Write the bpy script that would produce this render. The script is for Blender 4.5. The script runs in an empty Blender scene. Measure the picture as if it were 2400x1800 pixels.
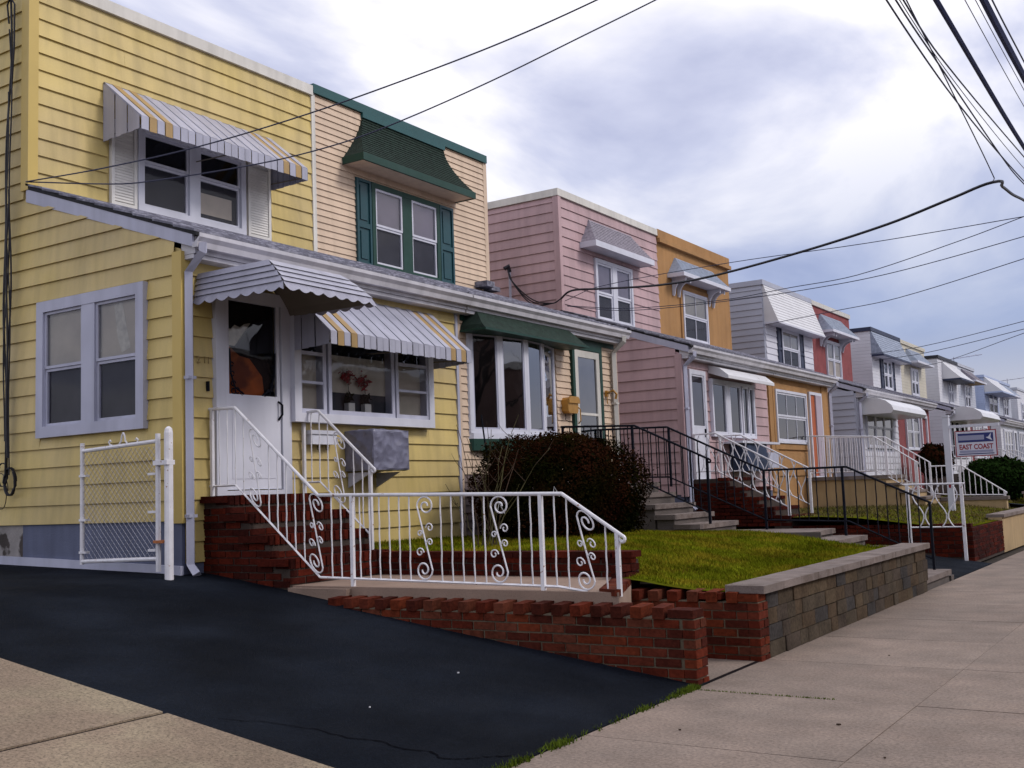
import bpy, math, random
from mathutils import Vector, Matrix
R = math.radians; rnd = random.Random(11)
S = bpy.context.scene; COL = S.collection

# ------------------------------------------------------------------ camera
YAW, PITCH, ROLL = R(32.89), R(5.677), R(-2.10)
fw = Vector((-math.sin(YAW)*math.cos(PITCH), math.cos(YAW)*math.cos(PITCH), math.sin(PITCH)))
rt = Vector((math.cos(YAW), math.sin(YAW), 0)); up = rt.cross(fw)
r2 = math.cos(ROLL)*rt + math.sin(ROLL)*up; u2 = -math.sin(ROLL)*rt + math.cos(ROLL)*up
cd = bpy.data.cameras.new('camera'); cam = bpy.data.objects.new('camera', cd); COL.objects.link(cam)
cam.matrix_world = Matrix(((r2.x, u2.x, -fw.x, 0), (r2.y, u2.y, -fw.y, 0), (r2.z, u2.z, -fw.z, 1.40), (0, 0, 0, 1)))
cd.sensor_fit = 'HORIZONTAL'; cd.sensor_width = 36; cd.lens = 2554.4/2400*36
cd.clip_start = .05; cd.clip_end = 4000
S.camera = cam
# ------------------------------------------------------------------ sky, sun, exposure
SKYROT = 0
SUN_EL, SUN_AZ = R(42), R(70)       # azimuth from +Y towards +X
W = bpy.data.worlds.new('World'); S.world = W; W.use_nodes = True
nt = W.node_tree; nt.nodes.clear()
def wn(t, **k):
    n = nt.nodes.new(t)
    for a, b in k.items(): setattr(n, a, b)
    return n
L = nt.links.new
out = wn('ShaderNodeOutputWorld'); bg = wn('ShaderNodeBackground'); L(bg.outputs[0], out.inputs[0])
bg.inputs[1].default_value = 0.1
sky = wn('ShaderNodeTexSky', sky_type='NISHITA'); sky.sun_disc = False
sky.sun_elevation = SUN_EL; sky.sun_rotation = SUN_AZ; sky.dust_density = 2.5
tc = wn('ShaderNodeTexCoord'); sp = wn('ShaderNodeSeparateXYZ'); L(tc.outputs['Generated'], sp.inputs[0])
def mth(op, a, b=None, clamp=False):
    n = wn('ShaderNodeMath', operation=op); n.use_clamp = clamp
    for i, v in enumerate((a, b)):
        if v is None: continue
        if isinstance(v, (int, float)): n.inputs[i].default_value = v
        else: L(v, n.inputs[i])
    return n.outputs[0]
zc = mth('ADD', mth('MAXIMUM', sp.outputs[2], 0.0), 0.22)
cmb = wn('ShaderNodeCombineXYZ'); L(mth('DIVIDE', sp.outputs[0], zc), cmb.inputs[0]); L(mth('DIVIDE', sp.outputs[1], zc), cmb.inputs[1])
vr = wn('ShaderNodeVectorRotate', rotation_type='Z_AXIS'); L(cmb.outputs[0], vr.inputs['Vector']); vr.inputs['Angle'].default_value = R(SKYROT)
mp = wn('ShaderNodeMapping'); L(vr.outputs[0], mp.inputs[0]); mp.inputs['Location'].default_value = (-.538, 2.857, 0); mp.inputs['Rotation'].default_value = (0, 0, R(25)); mp.inputs['Scale'].default_value = (1.0, .72, 1)
n1 = wn('ShaderNodeTexNoise'); L(mp.outputs[0], n1.inputs['Vector'])
n1.inputs['Scale'].default_value = 1.9; n1.inputs['Detail'].default_value = 7; n1.inputs['Roughness'].default_value = .52; n1.inputs['Distortion'].default_value = .35
cr = wn('ShaderNodeValToRGB'); L(n1.outputs[0], cr.inputs[0])
e = cr.color_ramp.elements
e[0].position = .34; e[0].color = (4.5, 4.8, 6.9, 1)
e[1].position = .565; e[1].color = (11.5, 11.2, 11.6, 1)
m_ = e.new(.44); m_.color = (6.9, 7.1, 8.9, 1)
# veil: a thinner, bluer band of cloud towards the horizon
def mrange(v, a, b, c, d):
    n = wn('ShaderNodeMapRange'); L(v, n.inputs[0]); n.inputs[1].default_value = a; n.inputs[2].default_value = b; n.inputs[3].default_value = c; n.inputs[4].default_value = d
    return n.outputs[0]
azf = mrange(sp.outputs[1], .72, .95, .30, 1)
hzf = mth('MULTIPLY', mrange(sp.outputs[2], .10, .33, 1, 0), azf)
mxh = wn('ShaderNodeMix', data_type='RGBA'); L(hzf, mxh.inputs[0]); L(cr.outputs[0], mxh.inputs[6]); mxh.inputs[7].default_value = (2.9, 3.7, 6.1, 1)
mxw = wn('ShaderNodeMix', data_type='RGBA'); L(mth('MULTIPLY', mrange(sp.outputs[2], .015, .13, .75, 0), azf), mxw.inputs[0]); L(mxh.outputs[2], mxw.inputs[6]); mxw.inputs[7].default_value = (8.5, 7.6, 6.6, 1)
mxs = wn('ShaderNodeMix', data_type='RGBA'); mxs.inputs[0].default_value = .86; L(sky.outputs[0], mxs.inputs[6]); L(mxw.outputs[2], mxs.inputs[7])
L(mxs.outputs[2], bg.inputs[0])
sd = bpy.data.lights.new('sun', 'SUN'); sd.energy = 1.5; sd.angle = R(16); sd.color = (1, .94, .90)
sun = bpy.data.objects.new('sun', sd); COL.objects.link(sun)
sv = Vector((math.sin(SUN_AZ)*math.cos(SUN_EL), math.cos(SUN_AZ)*math.cos(SUN_EL), math.sin(SUN_EL)))
sun.rotation_euler = (-sv).to_track_quat('-Z', 'Y').to_euler(); sun.location = (30, 10, 40)
S.view_settings.view_transform = 'Standard'; S.view_settings.look = 'None'
S.view_settings.exposure = 0.14; S.view_settings.gamma = 1
S.render.engine = 'CYCLES'
S.cycles.max_bounces = 6; S.cycles.diffuse_bounces = 2; S.cycles.transparent_max_bounces = 12

# ------------------------------------------------------------------ materials
def mat(name, col, rough=.65, nv=.10, ns=2.0, bump=0.0, bs=40, rv=.06, metal=0, spec=.35, col2=None, c2s=1.2, c2lo=.5, c2hi=.62, streak=0, speck=0, specks=120, grain=0, grains=70):
    """procedural paint/stone: colour + world-space noise + per-object value jitter + optional second colour blotches, streaks, specks and bump"""
    m = bpy.data.materials.new(name); m.use_nodes = True; t = m.node_tree; N = t.nodes; K = t.links.new
    b = N['Principled BSDF']; b.inputs['Roughness'].default_value = rough; b.inputs['Metallic'].default_value = metal; b.inputs['Specular IOR Level'].default_value = spec
    g = N.new('ShaderNodeNewGeometry')
    def noise(s, d=4, vec=None):
        n = N.new('ShaderNodeTexNoise'); n.inputs['Scale'].default_value = s; n.inputs['Detail'].default_value = d
        K(vec or g.outputs['Position'], n.inputs['Vector']); return n.outputs[0]
    def rng(v, a, b_, c, d):
        n = N.new('ShaderNodeMapRange'); K(v, n.inputs[0])
        for i, q in enumerate((a, b_, c, d)): n.inputs[i+1].default_value = q
        return n.outputs[0]
    def mix(f, a, bb, mode='MIX'):
        n = N.new('ShaderNodeMix'); n.data_type = 'RGBA'; n.blend_type = mode
        for i, v in ((0, f), (6, a), (7, bb)):
            if isinstance(v, (int, float)): n.inputs[i].default_value = v
            elif isinstance(v, tuple): n.inputs[i].default_value = (*v, 1)
            else: K(v, n.inputs[i])
        return n.outputs[2]
    c = tuple(col)
    if col2: c = mix(rng(noise(c2s, 5), c2lo, c2hi, 0, 1), tuple(col), tuple(col2))
    fac = rng(noise(ns), .3, .7, 1-nv, 1+nv)
    if rv:
        oi = N.new('ShaderNodeObjectInfo'); j = rng(oi.outputs['Random'], 0, 1, 1-rv, 1+rv)
        q = N.new('ShaderNodeMath'); q.operation = 'MULTIPLY'; K(fac, q.inputs[0]); K(j, q.inputs[1]); fac = q.outputs[0]
    if streak:
        mpn = N.new('ShaderNodeMapping'); K(g.outputs['Position'], mpn.inputs[0]); mpn.inputs['Scale'].default_value = (5, 5, .5)
        j = rng(noise(1.4, 5, mpn.outputs[0]), .42, .68, 1, 1-streak)
        q = N.new('ShaderNodeMath'); q.operation = 'MULTIPLY'; K(fac, q.inputs[0]); K(j, q.inputs[1]); fac = q.outputs[0]
    if grain:
        j = rng(noise(grains, 3), .3, .7, 1-grain, 1+grain)
        q = N.new('ShaderNodeMath'); q.operation = 'MULTIPLY'; K(fac, q.inputs[0]); K(j, q.inputs[1]); fac = q.outputs[0]
    if speck:
        j = rng(noise(specks, 2), .36, .46, 1-speck, 1)
        q = N.new('ShaderNodeMath'); q.operation = 'MULTIPLY'; K(fac, q.inputs[0]); K(j, q.inputs[1]); fac = q.outputs[0]
    cb = N.new('ShaderNodeCombineXYZ')
    for i in range(3): K(fac, cb.inputs[i])
    K(mix(1.0, c, cb.outputs[0], 'MULTIPLY'), b.inputs['Base Color'])
    if bump:
        bn = N.new('ShaderNodeBump'); bn.inputs['Strength'].default_value = min(1, bump); bn.inputs['Distance'].default_value = .01
        K(noise(bs, 5), bn.inputs['Height']); K(bn.outputs[0], b.inputs['Normal'])
    rr = rng(noise(ns*3), .3, .7, max(.05, rough-.08), min(1, rough+.08)); K(rr, b.inputs['Roughness'])
    return m
def siding_mat(name, col, pitch, nv=.07, rough=.5, axis=2):
    """far siding whose boards are only a few pixels high: lapped relief as bump"""
    m = mat(name, col, rough, nv, 1.5); t = m.node_tree; N = t.nodes; K = t.links.new
    g = N.new('ShaderNodeNewGeometry'); s = N.new('ShaderNodeSeparateXYZ'); K(g.outputs['Position'], s.inputs[0])
    d = N.new('ShaderNodeMath'); d.operation = 'DIVIDE'; K(s.outputs[axis], d.inputs[0]); d.inputs[1].default_value = pitch
    f = N.new('ShaderNodeMath'); f.operation = 'FRACT'; K(d.outputs[0], f.inputs[0])
    i = N.new('ShaderNodeMath'); i.operation = 'SUBTRACT'; i.inputs[0].default_value = 1; K(f.outputs[0], i.inputs[1])
    bn = N.new('ShaderNodeBump'); bn.inputs['Strength'].default_value = 1; bn.inputs['Distance'].default_value = pitch*.16
    K(i.outputs[0], bn.inputs['Height']); K(bn.outputs[0], N['Principled BSDF'].inputs['Normal'])
    return m
def glass_mat(name, tint=(.93, .95, .97), gloss=1.0):
    m = bpy.data.materials.new(name); m.use_nodes = True; t = m.node_tree; N = t.nodes; K = t.links.new; N.clear()
    o = N.new('ShaderNodeOutputMaterial'); mx = N.new('ShaderNodeMixShader'); tr = N.new('ShaderNodeBsdfTransparent'); gl = N.new('ShaderNodeBsdfGlossy')
    tr.inputs[0].default_value = (*tint, 1); gl.inputs[0].default_value = (.95, .96, 1, 1); gl.inputs['Roughness'].default_value = .02
    fr = N.new('ShaderNodeFresnel'); fr.inputs[0].default_value = 1.55
    q = N.new('ShaderNodeMath'); q.operation = 'MULTIPLY'; q.use_clamp = True; K(fr.outputs[0], q.inputs[0]); q.inputs[1].default_value = .9*gloss
    g = N.new('ShaderNodeNewGeometry'); n = N.new('ShaderNodeTexNoise'); n.inputs['Scale'].default_value = 1.3; K(g.outputs['Position'], n.inputs['Vector'])
    bn = N.new('ShaderNodeBump'); bn.inputs['Strength'].default_value = .12; bn.inputs['Distance'].default_value = .03; K(n.outputs[0], bn.inputs['Height']); K(bn.outputs[0], gl.inputs['Normal'])
    K(q.outputs[0], mx.inputs[0]); K(tr.outputs[0], mx.inputs[1]); K(gl.outputs[0], mx.inputs[2]); K(mx.outputs[0], o.inputs[0])
    return m
def brick_mat(name, cols, rough=.85):
    m = bpy.data.materials.new(name); m.use_nodes = True; t = m.node_tree; N = t.nodes; K = t.links.new
    b = N['Principled BSDF']; b.inputs['Roughness'].default_value = rough; b.inputs['Specular IOR Level'].default_value = .06
    oi = N.new('ShaderNodeObjectInfo'); r = N.new('ShaderNodeValToRGB'); K(oi.outputs['Random'], r.inputs[0]); r.color_ramp.interpolation = 'CONSTANT'
    for i, c in enumerate(cols):
        el = r.color_ramp.elements[i] if i < 2 else r.color_ramp.elements.new(i/len(cols))
        el.position = i/len(cols); el.color = (*c, 1)
    g = N.new('ShaderNodeNewGeometry'); n = N.new('ShaderNodeTexNoise'); n.inputs['Scale'].default_value = 35; n.inputs['Detail'].default_value = 6; K(g.outputs['Position'], n.inputs['Vector'])
    n2 = N.new('ShaderNodeTexNoise'); n2.inputs['Scale'].default_value = 3.5; n2.inputs['Detail'].default_value = 4; K(g.outputs['Position'], n2.inputs['Vector'])
    a = N.new('ShaderNodeMath'); a.operation = 'ADD'; K(n.outputs[0], a.inputs[0]); K(n2.outputs[0], a.inputs[1])
    mr = N.new('ShaderNodeMapRange'); K(a.outputs[0], mr.inputs[0]); mr.inputs[1].default_value = .7; mr.inputs[2].default_value = 1.3; mr.inputs[3].default_value = .55; mr.inputs[4].default_value = 1.35
    mx = N.new('ShaderNodeMix'); mx.data_type = 'RGBA'; mx.blend_type = 'MULTIPLY'; mx.inputs[0].default_value = 1; K(r.outputs[0], mx.inputs[6])
    cb = N.new('ShaderNodeCombineXYZ')
    for i in range(3): K(mr.outputs[0], cb.inputs[i])
    K(cb.outputs[0], mx.inputs[7]); K(mx.outputs[2], b.inputs['Base Color'])
    bn = N.new('ShaderNodeBump'); bn.inputs['Strength'].default_value = .7; bn.inputs['Distance'].default_value = .006; K(n.outputs[0], bn.inputs['Height']); K(bn.outputs[0], b.inputs['Normal'])
    return m
M = {}
M['yellow'] = mat('yellow_siding', (.60, .462, .165), .5, .10, .9, .05, 90, .05, streak=.17, grain=.03, col2=(.55, .43, .20), c2s=.8, c2lo=.4, c2hi=.7)
M['yellow_trim'] = mat('yellow_trim', (.56, .41, .12), .45, .06, 1.5, rv=.02)
M['tan'] = mat('tan_siding', (.635, .485, .355), .55, .09, 1.0, .04, 90, .04, streak=.13, grain=.03)
M['pink'] = mat('pink_siding', (.475, .325, .335), .55, .10, 1.0, .04, 90, .05, streak=.15, grain=.03)
M['shutter_cream'] = mat('cream_shutter', (.72, .70, .66), .5, .07, 2)
M['tan_low'] = mat('dark_lower_siding', (.20, .15, .145), .6, .12, 1.5, .04, 90, .05, streak=.15)  # darker brown-grey boards for the lowest courses
M['pale_trim'] = mat('pale_trim', (.62, .60, .55), .55, .12, 1.5, streak=.15)
M['orange'] = mat('orange_stucco', (.39, .212, .085), .9, .12, 1.3, .5, 130, .02, streak=.12)
M['orange_door'] = mat('orange_door', (.42, .10, .03), .5, .06)
M['white'] = mat('white_paint', (.62, .63, .71), .45, .07, 2, streak=.06)
M['iron'] = mat('white_iron', (.72, .71, .74), .35, .08, 9, .15, 60, col2=(.30, .17, .10), c2s=24, c2lo=.66, c2hi=.72)
M['lilac'] = mat('grey_white_paint', (.46, .47, .58), .5, .10, 1.7, streak=.12)
M['gutter'] = mat('gutter_white', (.55, .54, .58), .4, .10, 1.8, streak=.16)
M['green'] = mat('green_paint', (.005, .042, .029), .5, .10, 2)
M['teal'] = mat('teal_shutter', (.013, .062, .075), .42, .10, 2)
M['teal_trim'] = mat('teal_trim', (.014, .082, .085), .4, .08, 2)
M['green_shingle'] = mat('green_shingle', (.012, .026, .019), .95, .35, 14, .8, 90, .2)
M['roof'] = mat('porch_shingle', (.15, .15, .19), .95, .3, 12, .7, 80, .2, col2=(.24, .24, .29), c2s=6)
M['roof_edge'] = mat('tar_edge', (.012, .012, .016), .8, .2, 5)
M['grey_shingle'] = mat('grey_shingle', (.25, .23, .27), .95, .25, 16, .8, 90, .15)
M['slate'] = mat('blue_grey_shingle', (.26, .30, .38), .9, .22, 10, .6, 80, .1)
M['awn_white'] = mat('awning_white', (.40, .405, .49), .35, .08, 3, .05, 30, .05, streak=.12)
M['awn_orange'] = mat('awning_orange', (.40, .265, .11), .4, .08, 3, streak=.12)
M['awn_in'] = mat('awning_frame_shade', (.17, .15, .12), .7, .1, 2)  # awning frames; also the canopy underside's shade, put into the colour
M['canopy'] = mat('corrugated_metal', (.36, .36, .44), .35, .10, 2.5, streak=.15)
M['black'] = mat('black_iron', (.006, .007, .013), .6, .15, 8, spec=.1)
M['rubber'] = mat('black_cable', (.012, .012, .018), .5, .1, 8)
M['wire'] = mat('bloomed_wire', (.030, .034, .065), .6, .1, 4)  # lightened to bluish grey: the bright sky's bloom is put into the colour
M['street_cable'] = mat('blue_black_cable', (.028, .038, .12), .6, .1, 4)
M['dark'] = mat('dark_interior', (.006, .006, .008), .9, .2, 1.5, spec=0)
M['room'] = mat('warm_interior', (.42, .095, .015), .8, .5, 2.2, col2=(.16, .03, .008), c2s=3)
M['curtain'] = mat('cream_curtain', (.52, .46, .38), .9, .12, 3)
M['blind'] = mat('lavender_blind', (.42, .36, .42), .85, .10, 2)
M['lace'] = mat('lace', (.62, .58, .50), .9, .2, 12)
M['screen'] = mat('insect_screen', (.035, .035, .045), .75, .2, 3)
M['bluecurt'] = mat('blue_curtain', (.035, .05, .095), .9, .3, 3)
M['glass'] = glass_mat('window_glass')
M['glass_scr'] = glass_mat('screened_glass', (.9, .9, .92), .38)
M['glass_bow'] = glass_mat('bow_glass', (.5, .52, .56), 2.6)
M['glass2'] = glass_mat('dark_glass', (.35, .37, .42), 1.5)
M['concrete'] = mat('sidewalk_concrete', (.196, .153, .124), .88, .16, 2.6, .35, 110, .09, col2=(.225, .172, .138), c2s=1.4, c2lo=.40, c2hi=.66, speck=.25, specks=60, grain=.22, grains=45)
M['apron'] = mat('pebbled_concrete', (.22, .165, .115), .9, .14, 1.8, .6, 120, .05, col2=(.26, .21, .14), c2s=1.1, speck=.42, specks=80, grain=.22, grains=50)
M['walk'] = mat('path_concrete', (.27, .19, .145), .9, .15, 2.2, .35, 90, .05, speck=.15)
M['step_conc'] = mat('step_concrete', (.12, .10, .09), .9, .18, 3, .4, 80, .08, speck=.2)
M['seam'] = mat('joint_dirt', (.016, .013, .014), .95, .3, 9, spec=0)
M['asphalt'] = mat('sealed_asphalt', (.0042, .0060, .0100), .85, .32, 1.1, .7, 120, .0, spec=.06, col2=(.0085, .0115, .018), c2s=.9, c2lo=.45, c2hi=.7, grain=.30, grains=55)
M['road'] = mat('road_asphalt', (.045, .045, .048), .85, .2, 1.2, .4, 120)
M['earth'] = mat('earth', (.030, .022, .015), .95, .3, 3, .6, 40)
M['soil'] = mat('lawn_soil', (.070, .078, .005), .95, .35, 2.2, .6, 50, 0, col2=(.075, .055, .006), c2s=1.7, spec=0)
M['grass'] = mat('grass_blade', (.130, .148, .007), .9, .45, 1.6, 0, 1, 0, col2=(.190, .155, .012), c2s=2.3, c2lo=.45, c2hi=.6, spec=.0)
M['dry_grass'] = mat('dry_grass', (.13, .105, .035), .85, .4, 1.6, 0, 1, 0, col2=(.07, .075, .015), c2s=1.3, spec=.1)
M['moss'] = mat('moss', (.07, .10, .008), .9, .4, 12, 0, 1, 0, spec=.1)
M['brick'] = brick_mat('red_brick', [(.105, .019, .009), (.082, .015, .008), (.125, .026, .011), (.058, .013, .008), (.098, .022, .012), (.11, .032, .018)])
M['brick_dark'] = brick_mat('dark_brick', [(.060, .009, .005), (.045, .008, .005), (.080, .012, .006), (.034, .007, .005)])  # dark brick of several walls; the stoop's shade is also worked into it
M['brick_far'] = mat('far_brick', (.235, .06, .062), .85, .16, 3, .3, 40)
M['mortar'] = mat('mortar', (.115, .09, .06), .95, .3, 6, .5, 90, 0)
M['mortar_dark'] = mat('old_mortar', (.05, .035, .028), .95, .3, 6, .5, 90, 0)
M['block'] = brick_mat('wall_block', [(.078, .055, .036), (.062, .048, .038), (.085, .062, .040), (.052, .047, .045), (.070, .055, .040), (.066, .050, .035)], .92)
M['cap'] = mat('cap_stone', (.18, .145, .13), .9, .16, 3, .5, 80, .07, col2=(.13, .10, .085), c2s=5, grain=.15)
M['beige'] = mat('beige_stucco', (.42, .30, .16), .9, .14, 1.5, .4, 80, streak=.15)
M['found'] = mat('painted_foundation', (.115, .13, .20), .8, .16, 1.6, .35, 60, streak=.2)
M['found_raw'] = mat('flaking_foundation', (.28, .26, .25), .95, .3, 3, .7, 30, col2=(.06, .05, .045), c2s=4, c2lo=.5, c2hi=.56)
M['bush'] = mat('bush_leaf', (.024, .008, .004), .9, .5, 1.8, 0, 1, 0, col2=(.008, .009, .002), c2s=1.6, c2lo=.42, c2hi=.62, spec=.0)
M['hedge'] = mat('hedge_leaf', (.010, .022, .005), .8, .5, 4, 0, 1, 0, spec=.0)
M['twig'] = mat('twig', (.06, .035, .022), .9, .3, 6)
M['cane'] = mat('rose_cane', (.085, .075, .03), .85, .3, 5)
M['tarp'] = mat('grey_plastic_cover', (.165, .165, .235), .4, .2, 9, .2, 30, spec=.5)
M['brass'] = mat('copper_mailbox', (.46, .24, .055), .38, .15, 6, metal=.55)
M['grey_sid'] = mat('grey_siding', (.40, .42, .50), .5, .07, 1.4, .04, 60, .04)
M['white_sid'] = mat('white_siding', (.60, .60, .66), .5, .07, 1.4, .04, 60, .04)
M['white_far'] = siding_mat('far_white_siding', (.56, .56, .60), .13)
M['cream_far'] = siding_mat('far_cream_siding', (.50, .46, .36), .13)
M['blue_far'] = siding_mat('far_blue_siding', (.34, .40, .56), .13)
M['grey_far'] = siding_mat('far_grey_siding', (.42, .44, .50), .13)
M['navy'] = mat('navy_metal', (.020, .028, .065), .5, .12, 2)
M['metal_white'] = mat('white_ribbed_metal', (.66, .66, .68), .35, .06, 2)
M['galv'] = mat('galvanised_wire', (.42, .42, .47), .4, .1, 20, metal=.4)
M['rust'] = mat('rusty_tape', (.40, .14, .05), .8, .2, 20)
M['petal'] = mat('red_petal', (.26, .012, .016), .6, .3, 20)
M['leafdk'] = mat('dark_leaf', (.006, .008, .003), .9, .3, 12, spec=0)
M['pot'] = mat('white_pot', (.62, .60, .58), .5, .06)
M['sign_white'] = mat('sign_white', (.62, .62, .72), .4, .05)
M['sign_blue'] = mat('sign_blue', (.02, .03, .15), .45, .1)
M['sign_red'] = mat('sign_red', (.26, .010, .022), .45, .1)
M['sign_grey'] = mat('sign_grey', (.30, .31, .45), .45, .1)
M['paper'] = mat('paper_scrap', (.60, .60, .62), .8, .05)
M['dryleaf'] = mat('dry_leaf', (.05, .03, .018), .9, .3, 9)
M['bark'] = mat('bark', (.055, .045, .04), .95, .3, 4, .7, 30)
M['digits'] = mat('faded_digits', (.30, .22, .09), .6, .1)
M['opp'] = mat('opposite_wall', (.20, .13, .11), .85, .15, 1)

# ------------------------------------------------------------------ builders
ORG = {}
def setp(o, label=None, cat=None, group=None, kind=None):
    if label: o['label'] = label
    if cat: o['category'] = cat
    if group: o['group'] = group
    if kind: o['kind'] = kind
    return o
def thing(name, label, cat, loc, group=None):
    o = bpy.data.objects.new(name, None); COL.objects.link(o); o.empty_display_size = .3
    o.location = loc; ORG[o] = Vector(loc); return setp(o, label, cat, group)
def link(name, me, parent, loc, scale=None, rot=None):
    o = bpy.data.objects.new(name, me); COL.objects.link(o); loc = Vector(loc)
    if parent is not None: o.parent = parent; o.location = loc - ORG[parent]
    else: o.location = loc
    if scale: o.scale = scale
    if rot: o.rotation_euler = rot
    ORG[o] = loc; return o
def FX(X0): return lambda a, z, t: (X0+t, a, z)      # wall facing the street (+X): a = Y
def SY(Y0): return lambda a, z, t: (a, Y0-t, z)      # wall facing -Y: a = X
class MB:
    def __init__(s, T=None): s.v = []; s.f = []; s.mi = []; s.T = T; s.m = 0
    def p(s, q):
        s.v.append(tuple(s.T(*q)) if s.T else tuple(q)); return len(s.v)-1
    def face(s, pts): s.f.append([s.p(q) for q in pts]); s.mi.append(s.m); return s
    def box(s, a0, a1, b0, b1, c0, c1):
        i = len(s.v)
        for c in (c0, c1):
            for b in (b0, b1):
                for a in (a0, a1): s.p((a, b, c))
        for f in ((0, 2, 3, 1), (4, 5, 7, 6), (0, 1, 5, 4), (2, 6, 7, 3), (0, 4, 6, 2), (1, 3, 7, 5)):
            s.f.append([i+k for k in f]); s.mi.append(s.m)
        return s
    def prism(s, poly, c0, c1):
        """poly in (a,b), CCW; extruded along c"""
        i = len(s.v); n = len(poly)
        for c in (c0, c1):
            for a, b in poly: s.p((a, b, c))
        s.f.append([i+k for k in range(n)][::-1]); s.f.append([i+n+k for k in range(n)])
        for k in range(n): s.f.append([i+k, i+(k+1) % n, i+n+(k+1) % n, i+n+k])
        s.mi += [s.m]*(n+2); return s
    def tube(s, pts, r, n=6, closed=False):
        P = [Vector(s.T(*q)) if s.T else Vector(q) for q in pts]; k = len(P); base = len(s.v)
        prev = None
        for i in range(k):
            d = (P[min(i+1, k-1)]-P[max(i-1, 0)])
            if d.length < 1e-9: d = Vector((0, 0, 1))
            d.normalize()
            if prev is None: x = d.cross(Vector((0, 0, 1)) if abs(d.z) < .9 else Vector((0, 1, 0))).normalized()
            else:
                x = prev - d*prev.dot(d)
                x = x.normalized() if x.length > 1e-6 else d.orthogonal().normalized()
            prev = x; y = d.cross(x); rr = r[i] if isinstance(r, (list, tuple)) else r
            for j in range(n):
                an = 2*math.pi*j/n; s.v.append(tuple(P[i] + x*(math.cos(an)*rr) + y*(math.sin(an)*rr)))
        for i in range(k-1):
            for j in range(n):
                s.f.append([base+i*n+j, base+i*n+(j+1) % n, base+(i+1)*n+(j+1) % n, base+(i+1)*n+j]); s.mi.append(s.m)
        s.f.append([base+j for j in range(n)][::-1]); s.f.append([base+(k-1)*n+j for j in range(n)]); s.mi += [s.m]*2
        return s
    def frame(s, a0, a1, z0, z1, w, t0, t1, wb=None, wt=None):
        wb = w if wb is None else wb; wt = w if wt is None else wt
        s.box(a0, a0+w, z0, z1, t0, t1); s.box(a1-w, a1, z0, z1, t0, t1)
        s.box(a0+w, a1-w, z0, z0+wb, t0, t1); s.box(a0+w, a1-w, z1-wt, z1, t0, t1); return s
    def build(s, name, m, parent=None, smooth=False, org=None):
        if not s.v: return None
        if parent is not None: o_ = ORG[parent]
        elif org is not None: o_ = Vector(org)
        else:
            xs, ys, zs = zip(*s.v); o_ = Vector(((min(xs)+max(xs))/2, (min(ys)+max(ys))/2, min(zs)))
        me = bpy.data.meshes.new(name); me.from_pydata([(x-o_.x, y-o_.y, z-o_.z) for x, y, z in s.v], [], s.f)
        for q in (m if isinstance(m, (list, tuple)) else [m]): me.materials.append(M[q] if isinstance(q, str) else q)
        if len(me.materials) > 1: me.polygons.foreach_set('material_index', s.mi)
        if smooth: me.polygons.foreach_set('use_smooth', [True]*len(me.polygons))
        me.update(); return link(name, me, parent, o_)
def unit(name, verts, faces, m):
    me = bpy.data.meshes.new(name); me.from_pydata(verts, [], faces); me.materials.append(M[m]); me.update(); return me
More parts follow.
